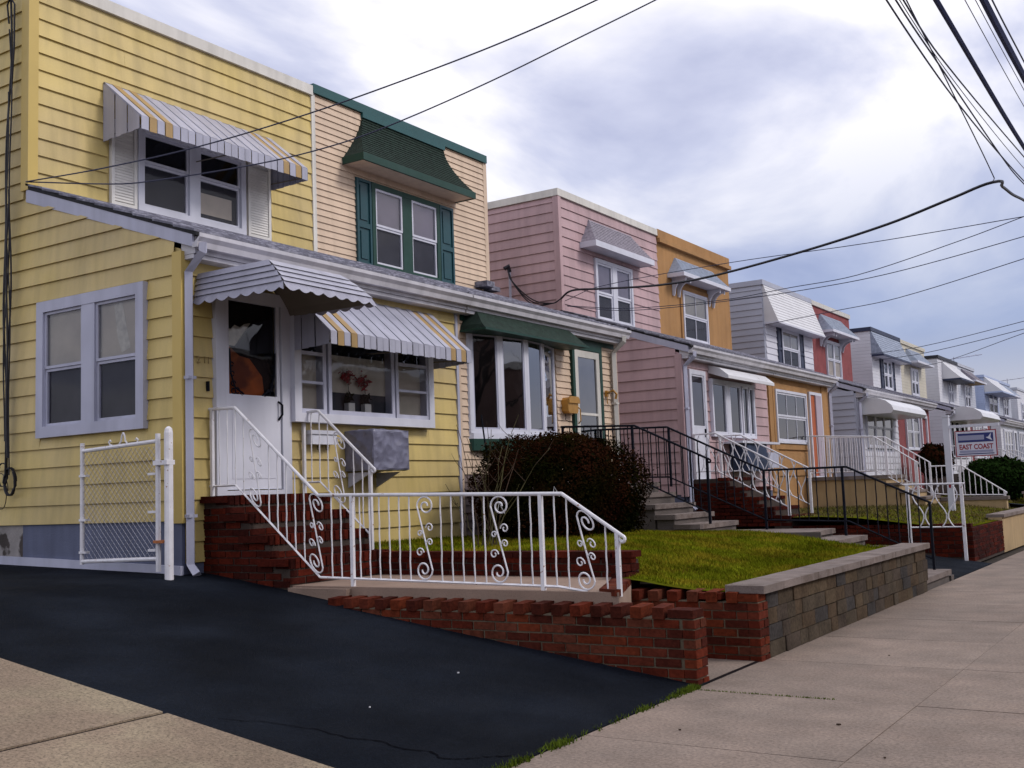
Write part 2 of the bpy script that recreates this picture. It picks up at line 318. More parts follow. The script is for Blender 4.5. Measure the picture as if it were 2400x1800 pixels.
# --- lapped siding -------------------------------------------------
BOARD = {}
def board_mesh(kind, m):
    if (kind, m) not in BOARD:
        T = (lambda a, z, t: (t, a, z)) if kind == 'x' else (lambda a, z, t: (a, -t, z))
        v = [T(a, z, t) for a in (0, 1) for z, t in ((0, .1), (0, 1), (1, .28), (1, 0))]
        BOARD[(kind, m)] = unit('siding_board', v, [(1, 5, 6, 2), (0, 4, 5, 1), (0, 1, 2, 3), (4, 7, 6, 5), (2, 6, 7, 3)], m)
    return BOARD[(kind, m)]
def clip_poly(poly, f):
    o = []
    for i in range(len(poly)):
        p, q = poly[i], poly[(i+1) % len(poly)]; a, b = f(p), f(q)
        if a <= 0: o.append(p)
        if (a < 0 < b) or (b < 0 < a):
            k = a/(a-b); o.append((p[0]+k*(q[0]-p[0]), p[1]+k*(q[1]-p[1])))
    return o
def boards(wall, kind, plane, a0, a1, z0, z1, ex, holes, m, thick=.031, clip=None, skip=0):
    T = FX(plane) if kind == 'x' else SY(plane); z = z0
    while z < z1-.02:
        zt = min(z+ex, z1); pieces = [(a0, a1, z, zt)]
        for (h0, h1, g0, g1) in holes:
            nx = []
            for (p0, p1, q0, q1) in pieces:
                if h1 <= p0 or h0 >= p1 or g1 <= q0 or g0 >= q1: nx.append((p0, p1, q0, q1)); continue
                if h0 > p0: nx.append((p0, h0, q0, q1))
                if h1 < p1: nx.append((h1, p1, q0, q1))
                if g0 > q0: nx.append((max(p0, h0), min(p1, h1), q0, g0))
                if g1 < q1: nx.append((max(p0, h0), min(p1, h1), g1, q1))
            pieces = nx
        for (p0, p1, q0, q1) in pieces:
            if p1-p0 < .015 or q1-q0 < .012: continue
            poly = [(p0, q0), (p1, q0), (p1, q1), (p0, q1)]
            cp = clip_poly(poly, clip) if clip else poly
            if len(cp) < 3: continue
            if cp == poly:
                if p1-p0 > 3.0 and rnd.random() < .3:      # butt joint
                    k = p0+(p1-p0)*rnd.uniform(.25, .75)
                    for (j0, j1) in ((p0, k-.0015), (k+.0015, p1)):
                        o = link('siding_board', board_mesh(kind, m), wall, T(j0, q0, 0), ((thick*rnd.uniform(.92, 1.12), j1-j0, q1-q0) if kind == 'x' else (j1-j0, thick*rnd.uniform(.92, 1.12), q1-q0)))
                        o.rotation_euler.x = rnd.uniform(-.0012, .0012) if kind == 'x' else 0
                        if kind == 'y': o.rotation_euler.y = rnd.uniform(-.0012, .0012)
                    continue
                link('siding_board', board_mesh(kind, m), wall, T(p0, q0, 0), ((thick, p1-p0, q1-q0) if kind == 'x' else (p1-p0, thick, q1-q0)))
            else:
                b = MB(T); tt = lambda zz: thick*(1-.72*(zz-q0)/(q1-q0))
                b.face([(a, zz, tt(zz)) for a, zz in cp])
                lo = [q for q in cp if abs(q[1]-q0) < 1e-6]
                if len(lo) >= 2: b.face([(min(lo)[0], q0, .1*thick), (max(lo)[0], q0, .1*thick), (max(lo)[0], q0, thick), (min(lo)[0], q0, thick)])
                b.build('siding_board', m, wall)
        z = zt
# --- windows -------------------------------------------------------
def window(house, T, a0, a1, z0, z1, trim='white', sash='white', tw=.07, units=2, mull=.12, meet=.5, proud=.065, back=('curtain', 'screen'), cols=1, rows=1, glass='glass', sill=.0, sw=.032, name='window', mullm=None, single=False):
    """framed window standing in its trim: house > window > sash, pane, curtain"""
    f = MB(T).frame(a0, a1, z0, z1, tw, .0, proud)
    w = (a1-a0-2*tw-(units-1)*mull)/units
    for i in range(1, units): x = a0+tw+i*w+(i-1)*mull; f.box(x, x+mull, z0+tw, z1-tw, 0, proud-.006)
    if sill: f.box(a0-.04, a1+.04, z0-sill, z0-.001, 0, proud+.05)
    win = f.build(name, trim, house)
    for i in range(units):
        x0 = a0+tw+i*(w+mull); x1 = x0+w; y0, y1 = z0+tw, z1-tw; zm = y0+(y1-y0)*meet
        parts = [(zm, y1, back[0], .034, glass), (y0, zm, back[1], .020, 'glass_scr' if glass == 'glass' else glass)]
        for (q0, q1, bk, tt, gl) in parts:
            sh = MB(T).frame(x0+.002, x1-.002, q0+.001, q1-.001, sw, tt-.014, tt+.016)
            for c in range(1, cols): xx = x0+w*c/cols; sh.box(xx-.011, xx+.011, q0+sw, q1-sw, tt-.006, tt+.012)
            for c in range(1, rows): zz = q0+(q1-q0)*c/rows; sh.box(x0+sw, x1-sw, zz-.011, zz+.011, tt-.006, tt+.011)
            so = sh.build('sash', sash, win)
            MB(T).face([(x0+sw, q0+sw, tt), (x1-sw, q0+sw, tt), (x1-sw, q1-sw, tt), (x0+sw, q1-sw, tt)]).build('pane', gl, win)
            MB(T).box(x0+.004, x1-.004, q0+.004, q1-.004, .0015, .004).build('curtain', bk, win)
    return win
def shutter(house, T, a0, a1, z0, z1, m, style='panel'):
    s = MB(T).frame(a0, a1, z0, z1, .045, 0, .055); o = None
    if style == 'panel':
        zm = z0+(z1-z0)*.46
        s.box(a0+.045, a1-.045, zm-.04, zm+.04, 0, .053); s.box(a0+.045, a1-.045, z0+.045, z1-.045, 0, .03)
        s.box(a0+.09, a1-.09, z0+.1, zm-.09, .03, .046); s.box(a0+.09, a1-.09, zm+.09, z1-.1, .03, .046)
        return s.build('shutter', m, house)
    s.box(a0+.045, a1-.045, z0+.045, z1-.045, 0, .02); o = s.build('shutter', m, house)
    z = z0+.06
    while z < z1-.08:
        b = MB(T); b.face([(a0+.046, z, .044), (a1-.046, z, .044), (a1-.046, z+.036, .034), (a0+.046, z+.036, .034)]); b.face([(a0+.046, z, .033), (a1-.046, z, .033), (a1-.046, z, .044), (a0+.046, z, .044)])
        b.build('louvre', m, o); z += .036
    return o
# --- slatted metal awning: house > awning > slat --------------------
def slat_awning(house, Xw, Xo, Y0, Y1, zt, zf, val, n, orange=(), side_n=5, zside=None, mw='awn_white', mo='awn_orange'):
    w = (Y1-Y0)/n; fr = MB()
    fr.box(Xo-.03, Xo-.012, Y0+.02, Y1-.02, zf-val+.02, zf-val+.045)
    fr.box(Xw+.026, Xw+.05, Y0, Y1, zt-.03, zt-.005)
    for yy in (Y0+.03, (Y0+Y1)/2, Y1-.03): fr.tube([(Xw+.03, yy, zf-val+.06), (Xo-.02, yy, zf-val+.03)], .009, 5)
    aw = fr.build('awning', 'awn_in', house)
    for i in range(n):
        a, b = Y0+i*w, Y0+(i+1)*w; lift = .005 if i % 2 else 0
        q = MB(); d = Vector((Xo-Xw, 0, zf-zt)).normalized(); nx, nz = -d.z, d.x; g = .0055
        t0, t1 = lift, lift+.004
        A = [(Xw+.03, zt), (Xo, zf)]
        for (pa, pb) in ((a+g, b-g),):
            up_ = [(x+nx*t1, z+nz*t1) for x, z in A]; lo_ = [(x+nx*t0, z+nz*t0) for x, z in A]
            ov = lift*.9
            fo = Xo+.006+ov; sc = zf-val-(.008 if i % 2 else 0)
            q.face([(up_[0][0], pa, up_[0][1]), (up_[1][0]+ov, pa, up_[1][1]), (up_[1][0]+ov, pb, up_[1][1]), (up_[0][0], pb, up_[0][1])])
            q.face([(lo_[0][0], pb, lo_[0][1]), (lo_[1][0], pb, lo_[1][1]), (lo_[1][0], pa, lo_[1][1]), (lo_[0][0], pa, lo_[0][1])])
            q.face([(fo, pa, zf+.004), (fo, pa, sc), (fo, pb, sc), (fo, pb, zf+.004)])
            q.face([(fo-.004, pb, zf), (fo-.004, pb, sc), (fo-.004, pa, sc), (fo-.004, pa, zf)])
            for yy, fl in ((pa, 1), (pb, -1)):      # turned-up lips that make the dark seams
                pts = [(up_[0][0], yy, up_[0][1]), (up_[0][0], yy, up_[0][1]-.03), (up_[1][0], yy, up_[1][1]-.03), (up_[1][0]+ov, yy, up_[1][1])]
                q.face(pts if fl > 0 else pts[::-1])
        q.build('slat', mo if i in orange else mw, aw)
    if side_n:
        zs = zside if zside is not None else zf-val
        for yy, sg in ((Y0, -1), (Y1, 1)):
            sw = (Xo-Xw-.03)/side_n
            for i in range(side_n):
                x0 = Xw+.03+i*sw; x1 = x0+sw-.006; off = .012 if i % 2 else 0
                za = zt+(zf-zt)*(x0-Xw)/(Xo-Xw); zb = zt+(zf-zt)*(x1-Xw)/(Xo-Xw); lo = zs+(zf-val-zs)*(i+.5)/side_n
                y = yy+sg*(.004+off)
                q = MB(); pts = [(x0, y, lo), (x1, y, lo), (x1, y, zb), (x0, y, za)]
                q.face(pts if sg < 0 else pts[::-1])
                pts = [(x, y-sg*.004, z) for x, y_, z in pts]; q.face(pts[::-1] if sg < 0 else pts)
                q.face([(x0, y, lo), (x0, y-sg*.02, lo), (x0, y-sg*.02, za), (x0, y, za)])
                q.build('side_slat', mw, aw)
    return aw
# --- mansard / shingled canopy --------------------------------------
def canopy(house, Xw, Xo, top, bot, zt, zb, fas, ms, mf, msof, flare=.0, rows=10, band=None, side=None, brackets=None, name='canopy', mb=None):
    """top=(y0,y1) at the wall, bot=(y0,y1) at the eave; rows of lapped shingles joined into the canopy"""
    def pt(k):
        z = zt+(zb-zt)*k; x = Xw+.03+(Xo-Xw-.03)*(k**(1+flare)); y0 = top[0]+(bot[0]-top[0])*k**(1+flare*.6); y1 = top[1]+(bot[1]-top[1])*k**(1+flare*.6)
        return x, y0, y1, z
    q = MB()
    for i in range(rows):
        x0, a0, b0, z0 = pt(i/rows); x1, a1, b1, z1 = pt((i+1)/rows); e = .012
        q.face([(x0, a0, z0), (x1+e, a1, z1), (x1+e, b1, z1), (x0, b0, z0)])
        q.face([(x1+e, a1, z1), (x1, a1, z1-.002), (x1, b1, z1-.002), (x1+e, b1, z1)])
        q.face([(Xw, a0, z0), (Xw, a1, z1), (x1+e, a1-.002, z1), (x0, a0-.002, z0)])
        q.face([(Xw, b1, z1), (Xw, b0, z0), (x0, b0+.002, z0), (x1+e, b1+.002, z1)])
    q.face([(Xw, top[0], zt), (Xw+.03, top[0], zt), (Xw+.03, top[1], zt), (Xw, top[1], zt)])
    c = q.build(name, ms, house)
    y0, y1 = bot
    MB().box(Xo-.02, Xo+.016, y0-.012, y1+.012, zb-fas, zb+.004).box(Xw, Xo-.02, y0-.014, y0+.016, zb-fas, zb+.003).box(Xw, Xo-.02, y1-.016, y1+.014, zb-fas, zb+.003).build('fascia', mf, c)
    MB().box(Xw, Xo-.021, y0+.017, y1-.017, zb-fas+.012, zb-fas+.03).build('soffit', msof, c)
    if band: MB().box(Xw, Xw+.06, top[0]-.01, top[1]+.01, zt-.002, zt+band).build('band', mb or mf, c)
    if brackets:
        for yy in brackets:
            zz = zb-fas+.01; out_ = Xo-Xw-.10
            pl_ = [(Xw+.005, zz), (Xw+.005, zz-.42), (Xw+.05, zz-.44), (Xw+.075, zz-.36)]+[(Xw+.075+(out_-.075)*(1-math.cos(k*math.pi/12)), zz-.36+.28*math.sin(k*math.pi/12)) for k in range(1, 7)]+[(Xw+out_+.03, zz-.12), (Xw+out_+.05, zz-.05), (Xw+out_+.05, zz)]
            MB(lambda a, z, q_: (a, q_, z)).prism(pl_[::-1], yy-.024, yy+.024).build('bracket', mf, c)
    return c
# --- bricks ----------------------------------------------------------
BR = {}
def brick_mesh(m):
    if m not in BR:
        b = .06; v = []
        for z in (-.5, .5):
            for x, y in ((-.5+b*.35, -.5), (.5-b*.35, -.5), (.5, -.5+b*.6), (.5, .5-b*.6), (.5-b*.35, .5), (-.5+b*.35, .5), (-.5, .5-b*.6), (-.5, -.5+b*.6)): v.append((x, y, z))
        f = [tuple(range(8))[::-1], tuple(range(8, 16))]+[(i, (i+1) % 8, 8+(i+1) % 8, 8+i) for i in range(8)]
        BR[m] = unit('brick', v, f, m)
    return BR[m]
def brick(parent, c, size, m, rot=None, jit=.0, name='brick'):
    r = rot or (rnd.uniform(-1, 1)*.012, rnd.uniform(-1, 1)*.012, rnd.uniform(-1, 1)*.012)
    c = (c[0]+rnd.uniform(-jit, jit), c[1]+rnd.uniform(-jit, jit), c[2]+rnd.uniform(-jit, jit)*.5)
    return link(name, brick_mesh(m), parent, c, size, r)
def brick_face(parent, axis, plane, a0, a1, z0, n, m, keep=None, bl=.2, bh=.057, bd=.095, j=.012, sgn=-1, name='brick'):
    """courses of stretchers on a face; axis 'x' = wall runs along X (faces -Y when sgn=-1), 'y' = runs along Y (faces +X when sgn=1)"""
    for k in range(n):
        zc_ = z0+k*(bh+j)+bh/2; a = a0-(bl+j)*(.5 if k % 2 else 0)
        while a < a1:
            s, e_ = max(a, a0), min(a+bl, a1); a += bl+j
            if e_-s < .035: continue
            mid = (s+e_)/2
            if keep and not keep(mid, zc_): continue
            if axis == 'x': brick(parent, (mid, plane-sgn*bd/2, zc_), (e_-s, bd, bh), m, jit=.003, name=name)
            else: brick(parent, (plane-sgn*bd/2, mid, zc_), (bd, e_-s, bh), m, jit=.003, name=name)
# --- iron railings ----------------------------------------------------
def spiral_s(h, w):
    """S-scroll with curled ends, centred on (0,0), height h, width w"""
    r1 = w*.36; ct = (w*.06, h/2-r1*1.02); half = []
    for k in range(27):
        th = -2*math.pi+k/26*3*math.pi; rr = r1*(.22+.78*k/26); half.append((ct[0]+math.cos(th)*rr, ct[1]+math.sin(th)*rr))
    mid = [(half[-1][0]*(1-k)+(-half[-1][0])*k, half[-1][1]*(1-k)+(-half[-1][1])*k) for k in (.22, .36, .5, .64, .78)]
    return half+mid+[(-x, -z) for x, z in half[::-1]]
def curl(cx, cz, r, a0, turns, sg):
    return [(cx+math.cos(a0+sg*k/14*turns*2*math.pi)*r*(1-.72*k/14), cz+math.sin(a0+sg*k/14*turns*2*math.pi)*r*(1-.72*k/14)) for k in range(15)]
def zline(pts, x):
    for (xa, za), (xb, zb) in zip(pts, pts[1:]):
        if min(xa, xb)-1e-6 <= x <= max(xa, xb)+1e-6: return za+(zb-za)*(x-xa)/(xb-xa)
    return pts[-1][1] if abs(x-pts[-1][0]) < abs(x-pts[0][0]) else pts[0][1]
def railing(name, label, Y, top, bot, posts, spacing, m, group=None, scrolls=(), knob=True, br=.007, tr=(.022, .012), pr=.016, flip=False, lattice=None, axis='x'):
    """rail in a plane; top/bot polylines (x,z); posts [(x, z_foot)]"""
    T = (lambda a, y, z: (a, Y+y, z)) if axis == 'x' else (lambda a, y, z: (Y+y, a, z))
    xs = [p[0] for p in top]; x0, x1 = min(xs), max(xs)
    t = thing(name, label, 'railing', T((x0+x1)/2, 0, min(p[1] for p in posts)), group)
    hr = MB(T)
    for (xa, za), (xb, zb) in zip(top, top[1:]):
        hr.tube([(xa, 0, za), (xb, 0, zb)], tr[0]*.72, 8)
    hr.build('handrail', m, t, smooth=False)
    b = MB(T)
    for (xa, za), (xb, zb) in zip(bot, bot[1:]): b.tube([(xa, 0, za), (xb, 0, zb)], tr[1], 4)
    b.build('bottom_rail', m, t)
    for (x, zf) in posts: MB(T).box(x-pr, x+pr, -pr, pr, zf, zline(top, x)-.004).build('post', m, t)
    n = max(1, int((x1-x0)/spacing)); sc_x = [s_[0] for s_ in scrolls]
    for k in range(n+1):
        x = x0+.03+(x1-x0-.06)*k/n
        if any(abs(x-p[0]) < spacing*.42 for p in posts): continue
        if any(abs(x-s_[0]) < s_[1]*.62 for s_ in scrolls): continue
        zb_, zt_ = zline(bot, x), zline(top, x)
        if lattice:
            sg = 1 if k % 2 else -1; A = spacing*.5
            pts = [(x+sg*A*math.sin(q/10*math.pi*2)*1.0, 0, zb_+(zt_-zb_)*q/10) for q in range(11)]
            MB(T).tube(pts, br, 5).build('baluster', m, t); continue
        pts = [(x+.0022*math.sin(q*2.2), .0022*math.cos(q*2.2), zb_+(zt_-zb_)*q/9) for q in range(10)]
        MB(T).tube(pts, br*(1+.0), 5).build('baluster', m, t)
    for (x, w) in scrolls:
        zb_, zt_ = zline(bot, x), zline(top, x); h = zt_-zb_-.01
        slope = (zline(top, min(x+.08, x1))-zline(top, max(x-.08, x0)))/.16
        sl2 = (zline(bot, min(x+.08, x1))-zline(bot, max(x-.08, x0)))/.16
        def mpz(a, z): k = (z+h/2)/h; return (x+a, 0, (zb_+zt_)/2+z+a*(slope*k+sl2*(1-k)))
        q = MB(T); q.tube([mpz(a*(-1 if flip else 1), z) for a, z in spiral_s(h, w*1.15)], .0078, 5)
        for (cx, cz, r_, a0, sg) in ((.055, h*.12, .042, math.pi, -1), (-.05, h*.05, .030, 0, 1), (.055, -h*.05, .034, math.pi, -1), (-.055, -h*.17, .042, 0, 1)):
            q.tube([mpz(a*(-1 if flip else 1), z) for a, z in curl(cx, cz, r_, a0, 1.15, sg)], .0062, 5)
        q.build('scroll', m, t)
    if knob:
        xe, ze = top[-1]; dr = 1 if top[-1][0] > top[0][0] else -1
        MB(T).tube([(xe, 0, ze)]+[(xe+dr*.028*math.sin(k*.55)*(1-.06*k), 0, ze-.028+.028*math.cos(k*.55)*(1-.06*k)-.000*k) for k in range(1, 10)], .014, 8).build('end_scroll', m, t)
    return t
# --- foliage -----------------------------------------------------------
def leaf_ball(name, m, parent, c, rad, n, size, seed, squash=1.0, inner=.72, lump=.12, flat=.0, org=None, pw=2.0):
    r = random.Random(seed); q = MB(); ph = [r.uniform(0, 6.28) for _ in range(8)]
    for _ in range(n):
        while True:
            d = Vector((r.uniform(-1, 1), r.uniform(-1, 1), r.uniform(-1, 1)))
            if .05 < d.length <= 1: break
        d.normalize()
        se = (abs(d.x)**pw+abs(d.y)**pw+abs(d.z)**pw)**(-1/pw)
        lum = 1+lump*(math.sin(d.x*5+ph[0])*math.sin(d.y*6+ph[1])+math.sin(d.z*7+ph[2]+d.x*4)*.7+.5*math.sin(d.x*13+ph[3])*math.sin(d.y*11+ph[4]+d.z*9))
        k = (inner+(1-inner)*r.random()**.6)*lum*se
        if r.random() < .03: k *= 1.06+.08*r.random()
        p = Vector((c[0]+d.x*rad[0]*k, c[1]+d.y*rad[1]*k, c[2]+max(-.98, d.z)*rad[2]*k))
        u = Vector((r.uniform(-1, 1), r.uniform(-1, 1), r.uniform(-1, 1))).normalized(); w_ = u.cross(d+Vector((r.uniform(-.6, .6), r.uniform(-.6, .6), r.uniform(-.6, .6)))).normalized()
        s_ = size*r.uniform(.6, 1.3)
        q.face([tuple(p-u*s_), tuple(p+w_*s_*.5), tuple(p+u*s_), tuple(p-w_*s_*.5)])
    return q.build(name, m, parent, org=org)
def blades(name, m, parent, n, fz, area, h, seed, inside=None, w=.006, kind='stuff', label=None, cat=None):
    r = random.Random(seed); q = MB(); k = 0
    while k < n:
        x, y = r.uniform(area[0], area[1]), r.uniform(area[2], area[3])
        if inside and not inside(x, y, r): continue
        k += 1; z = fz(x, y); an = r.uniform(0, 6.28); hh = h*r.uniform(.5, 1.4); lx, ly = r.gauss(0, .5)*hh, r.gauss(0, .5)*hh; dx, dy = math.cos(an)*w, math.sin(an)*w
        q.face([(x-dx, y-dy, z-.005), (x+dx, y+dy, z-.005), (x+lx, y+ly, z+hh)])
    o = q.build(name, m, parent); return setp(o, label, cat, kind=kind)

# ================================================================== SETTING
def dz(x): return .1375*(-3.2-x) if x > -8.5 else .7288+.028*(-8.5-x)
g = MB().face([(-600, -300, -.09), (600, -300, -.09), (600, 900, -.09), (-600, 900, -.09)]); setp(g.build('ground', 'earth'), kind='structure')
rd = MB().face([(1.55, -200, -.10+.02), (11, -200, -.08), (11, 700, -.08), (1.55, 700, -.08)]); setp(rd.build('road', 'road'), kind='structure')
kb = MB()
for y in range(-30, 200, 3): kb.box(1.36, 1.55, y, y+2.985, -.12, .0)
setp(kb.build('kerb', 'step_conc'), kind='structure')
# sidewalk: dark bed with one slab object per flag
sw = MB().face([(-3.2, -40, -.02), (1.36, -40, -.02), (1.36, 500, -.02), (-3.2, 500, -.02)]).build('sidewalk', 'seam'); setp(sw, kind='structure')
XJ = [-3.2, -1.71, -.20, 1.36]; YJ = [-3.1, -1.6, -.1, 1.35, 2.75, 4.17, 5.58, 7.1]
while YJ[-1] < 33: YJ.append(YJ[-1]+1.43)
SLAB = {}
for i in range(3):
    for j in range(len(YJ)-1):
        dx, dy = round(XJ[i+1]-XJ[i]-.005, 3), round(YJ[j+1]-YJ[j]-(.011 if j % 3 == 0 else .004), 3)
        if (dx, dy) not in SLAB: SLAB[(dx, dy)] = unit('slab', [(x, y, z) for z in (-.02, 0) for x, y in ((0, 0), (dx, 0), (dx, dy), (0, dy))], [(4, 5, 6, 7), (0, 1, 5, 4), (1, 2, 6, 5), (2, 3, 7, 6), (3, 0, 4, 7)], 'concrete')
        link('slab', SLAB[(dx, dy)], sw, (XJ[i]+.003, YJ[j]+.003, rnd.uniform(-.0015, .0015)), None, (rnd.uniform(-.001, .001), rnd.uniform(-.0006, .0006), 0))
fs = MB()
for a, b in ((-3.197, -1.715), (-1.708, -.204), (-.197, 1.36)):
    fs.box(a, b, YJ[-1]+.004, 500, -.02, -.001); fs.box(a, b, -40, YJ[0]-.004, -.02, -.001)
setp(fs.build('sidewalk_far', 'concrete'), kind='structure')
def slope_sheet(name, m, y0, y1, x0, x1, lift=0, n=24, bow=0, ny=8):
    q = MB()
    for i in range(n):
        for j in range(ny):
            c = []
            for di, dj in ((0, 0), (1, 0), (1, 1), (0, 1)):
                x = x0+(x1-x0)*(i+di)/n; y = y0+(y1-y0)*(j+dj)/ny; c.append((x, y, dz(x)+lift+bow*math.sin((j+dj)/ny*math.pi)))
            q.face(c if x1 > x0 else c[::-1])
    q.face([(x1, y0, dz(x1)+lift), (x1, y0, -.1), (x1, y1, -.1), (x1, y1, dz(x1)+lift)][::-1])
    q.face([(x0, y0, -.1), (x1, y0, -.1), (x1, y0, dz(x1)+lift), (x0, y0, dz(x0)+lift)])
    return setp(q.build(name, m, smooth=False), kind='structure')
slope_sheet('driveway', 'asphalt', 4.1, 7.42, -18, -3.205, .004, 40)
slope_sheet('driveway_concrete', 'apron', .5, 4.094, -18, -5.024, .016, 30); slope_sheet('driveway_concrete', 'apron', .5, 4.094, -4.984, -3.207, .016, 8)
jt = MB()
for i in range(1): jt.face([(-5.03, .5, dz(-5.03)+.006), (-4.98, .5, dz(-4.98)+.006), (-4.98, 4.09, dz(-4.98)+.006), (-5.03, 4.09, dz(-5.03)+.006)])
setp(jt.build('expansion_joint', 'seam'), kind='structure')
slope_sheet('driveway_second', 'asphalt', 15.95, 18.75, -18, -3.205, .004, 30)
for k, y0 in enumerate((28.3, 40.2, 52.0, 63.9)): slope_sheet('driveway_far', 'asphalt' if k % 2 else 'step_conc', y0, y0+2.6, -18, -3.205, .004, 12)
# crack in the sealed asphalt and chipped edge at the sidewalk
ck = MB(); r_ = random.Random(3); pts = [(-4.10+.0, 4.45, 0)]
cp = [(-4.75, 4.25), (-4.5, 4.42), (-4.28, 4.50), (-4.05, 4.53), (-3.9, 4.60), (-3.74, 4.60), (-3.62, 4.66), (-3.5, 4.62), (-3.40, 4.74), (-3.33, 4.86), (-3.26, 4.98)]
fine = []
for (xa, ya), (xb, yb) in zip(cp, cp[1:]):
    for k in range(4): fine.append((xa+(xb-xa)*k/4+r_.uniform(-.008, .008), ya+(yb-ya)*k/4+r_.uniform(-.012, .012)))
for i in range(len(fine)-1):
    w0, w1 = .003+.012*i/len(fine)*r_.random(), .003+.012*(i+1)/len(fine)*r_.random()
    a, b = fine[i], fine[i+1]
    ck.face([(a[0], a[1]-w0, dz(a[0])+.008), (b[0], b[1]-w1, dz(b[0])+.008), (b[0], b[1]+w1, dz(b[0])+.008), (a[0], a[1]+w0, dz(a[0])+.008)])
setp(ck.build('driveway_crack', 'dark'), kind='structure')
# moss and grass in the seam between driveway and sidewalk
def seam_in(x, y, r): return r.random() < (.04+1.0*max(0, math.sin(y*5.1)*math.sin(y*2.3+1)+.35*math.sin(y*17)))*max(0, 1-abs(x+3.205)/.05)
blades('moss_strip', 'moss', None, 1900, lambda x, y: .004, (-3.28, -3.14, 4.3, 7.2), .022, 5, seam_in, .005, label='tufts of green moss along the driveway edge', cat='moss')
blades('moss_joint', 'moss', None, 260, lambda x, y: .002, (-3.2, -2.2, 7.09, 7.115), .010, 6, None, .004, label='thin moss in the sidewalk joint by the brick pier', cat='moss')
# front lawn shared by the first two houses
def sm(a, b, x): k = min(1, max(0, (x-a)/(b-a))); return k*k*(3-2*k)
def lz(x, y):
    z = .535+.27*sm(-3.5, -5.9, x)+.05*sm(-6, -8.4, x)
    z -= .05*(1-sm(8.6, 9.6, y))*sm(-4.2, -5, x); z -= .05*sm(13.2, 14.3, y)*sm(-4.2, -6, x)
    return z+.015*math.sin(x*2.1+y*1.3)*sm(-3.6, -4.4, x)
def sheet(name, m, fz, x0, x1, y0, y1, nx, ny, smooth=True):
    q = MB()
    for i in range(nx):
        for j in range(ny):
            q.face([(x0+(x1-x0)*a/nx, y0+(y1-y0)*b/ny, fz(x0+(x1-x0)*a/nx, y0+(y1-y0)*b/ny)) for a, b in ((i, j), (i+1, j), (i+1, j+1), (i, j+1))])
    return setp(q.build(name, m, smooth=smooth), kind='structure')
lw = sheet('lawn', 'soil', lz, -8.5, -3.40, 8.72, 14.28, 30, 30)
lw2 = sheet('lawn_corner', 'soil', lambda x, y: lz(x, y)-.004, -4.45, -3.40, 8.5, 8.74, 6, 2)
blades('lawn_grass', 'grass', None, 60000, lz, (-8.4, -3.40, 8.52, 14.25), .030, 21, lambda x, y, r: not (x < -4.42 and y < 8.86) and not (x > -4.42 and y < 8.60) and r.random() < (1 if x > -6.8 else .55), .0065, label='mown olive green grass of the front lawn', cat='grass')
# yards of the houses further along
def yz(x, y): return .55+.22*sm(-3.6, -6, x)
for k in range(1, 7):
    y0 = 19.3+11.87*(k-1); sheet('lawn_far', 'soil', yz, -8.5, -3.62, y0, y0+9.0, 8, 4)
    blades('far_grass', 'dry_grass', None, 9000 if k == 1 else 2500, yz, (-8.4, -3.7, y0+.1, y0+8.9), .045, 30+k, None, .012 if k == 1 else .03, label=('dry brownish grass in front of the pink and orange houses' if k == 1 else 'dry brownish grass of a yard further down the row, number %d from the near end' % (k+1)), cat='grass')

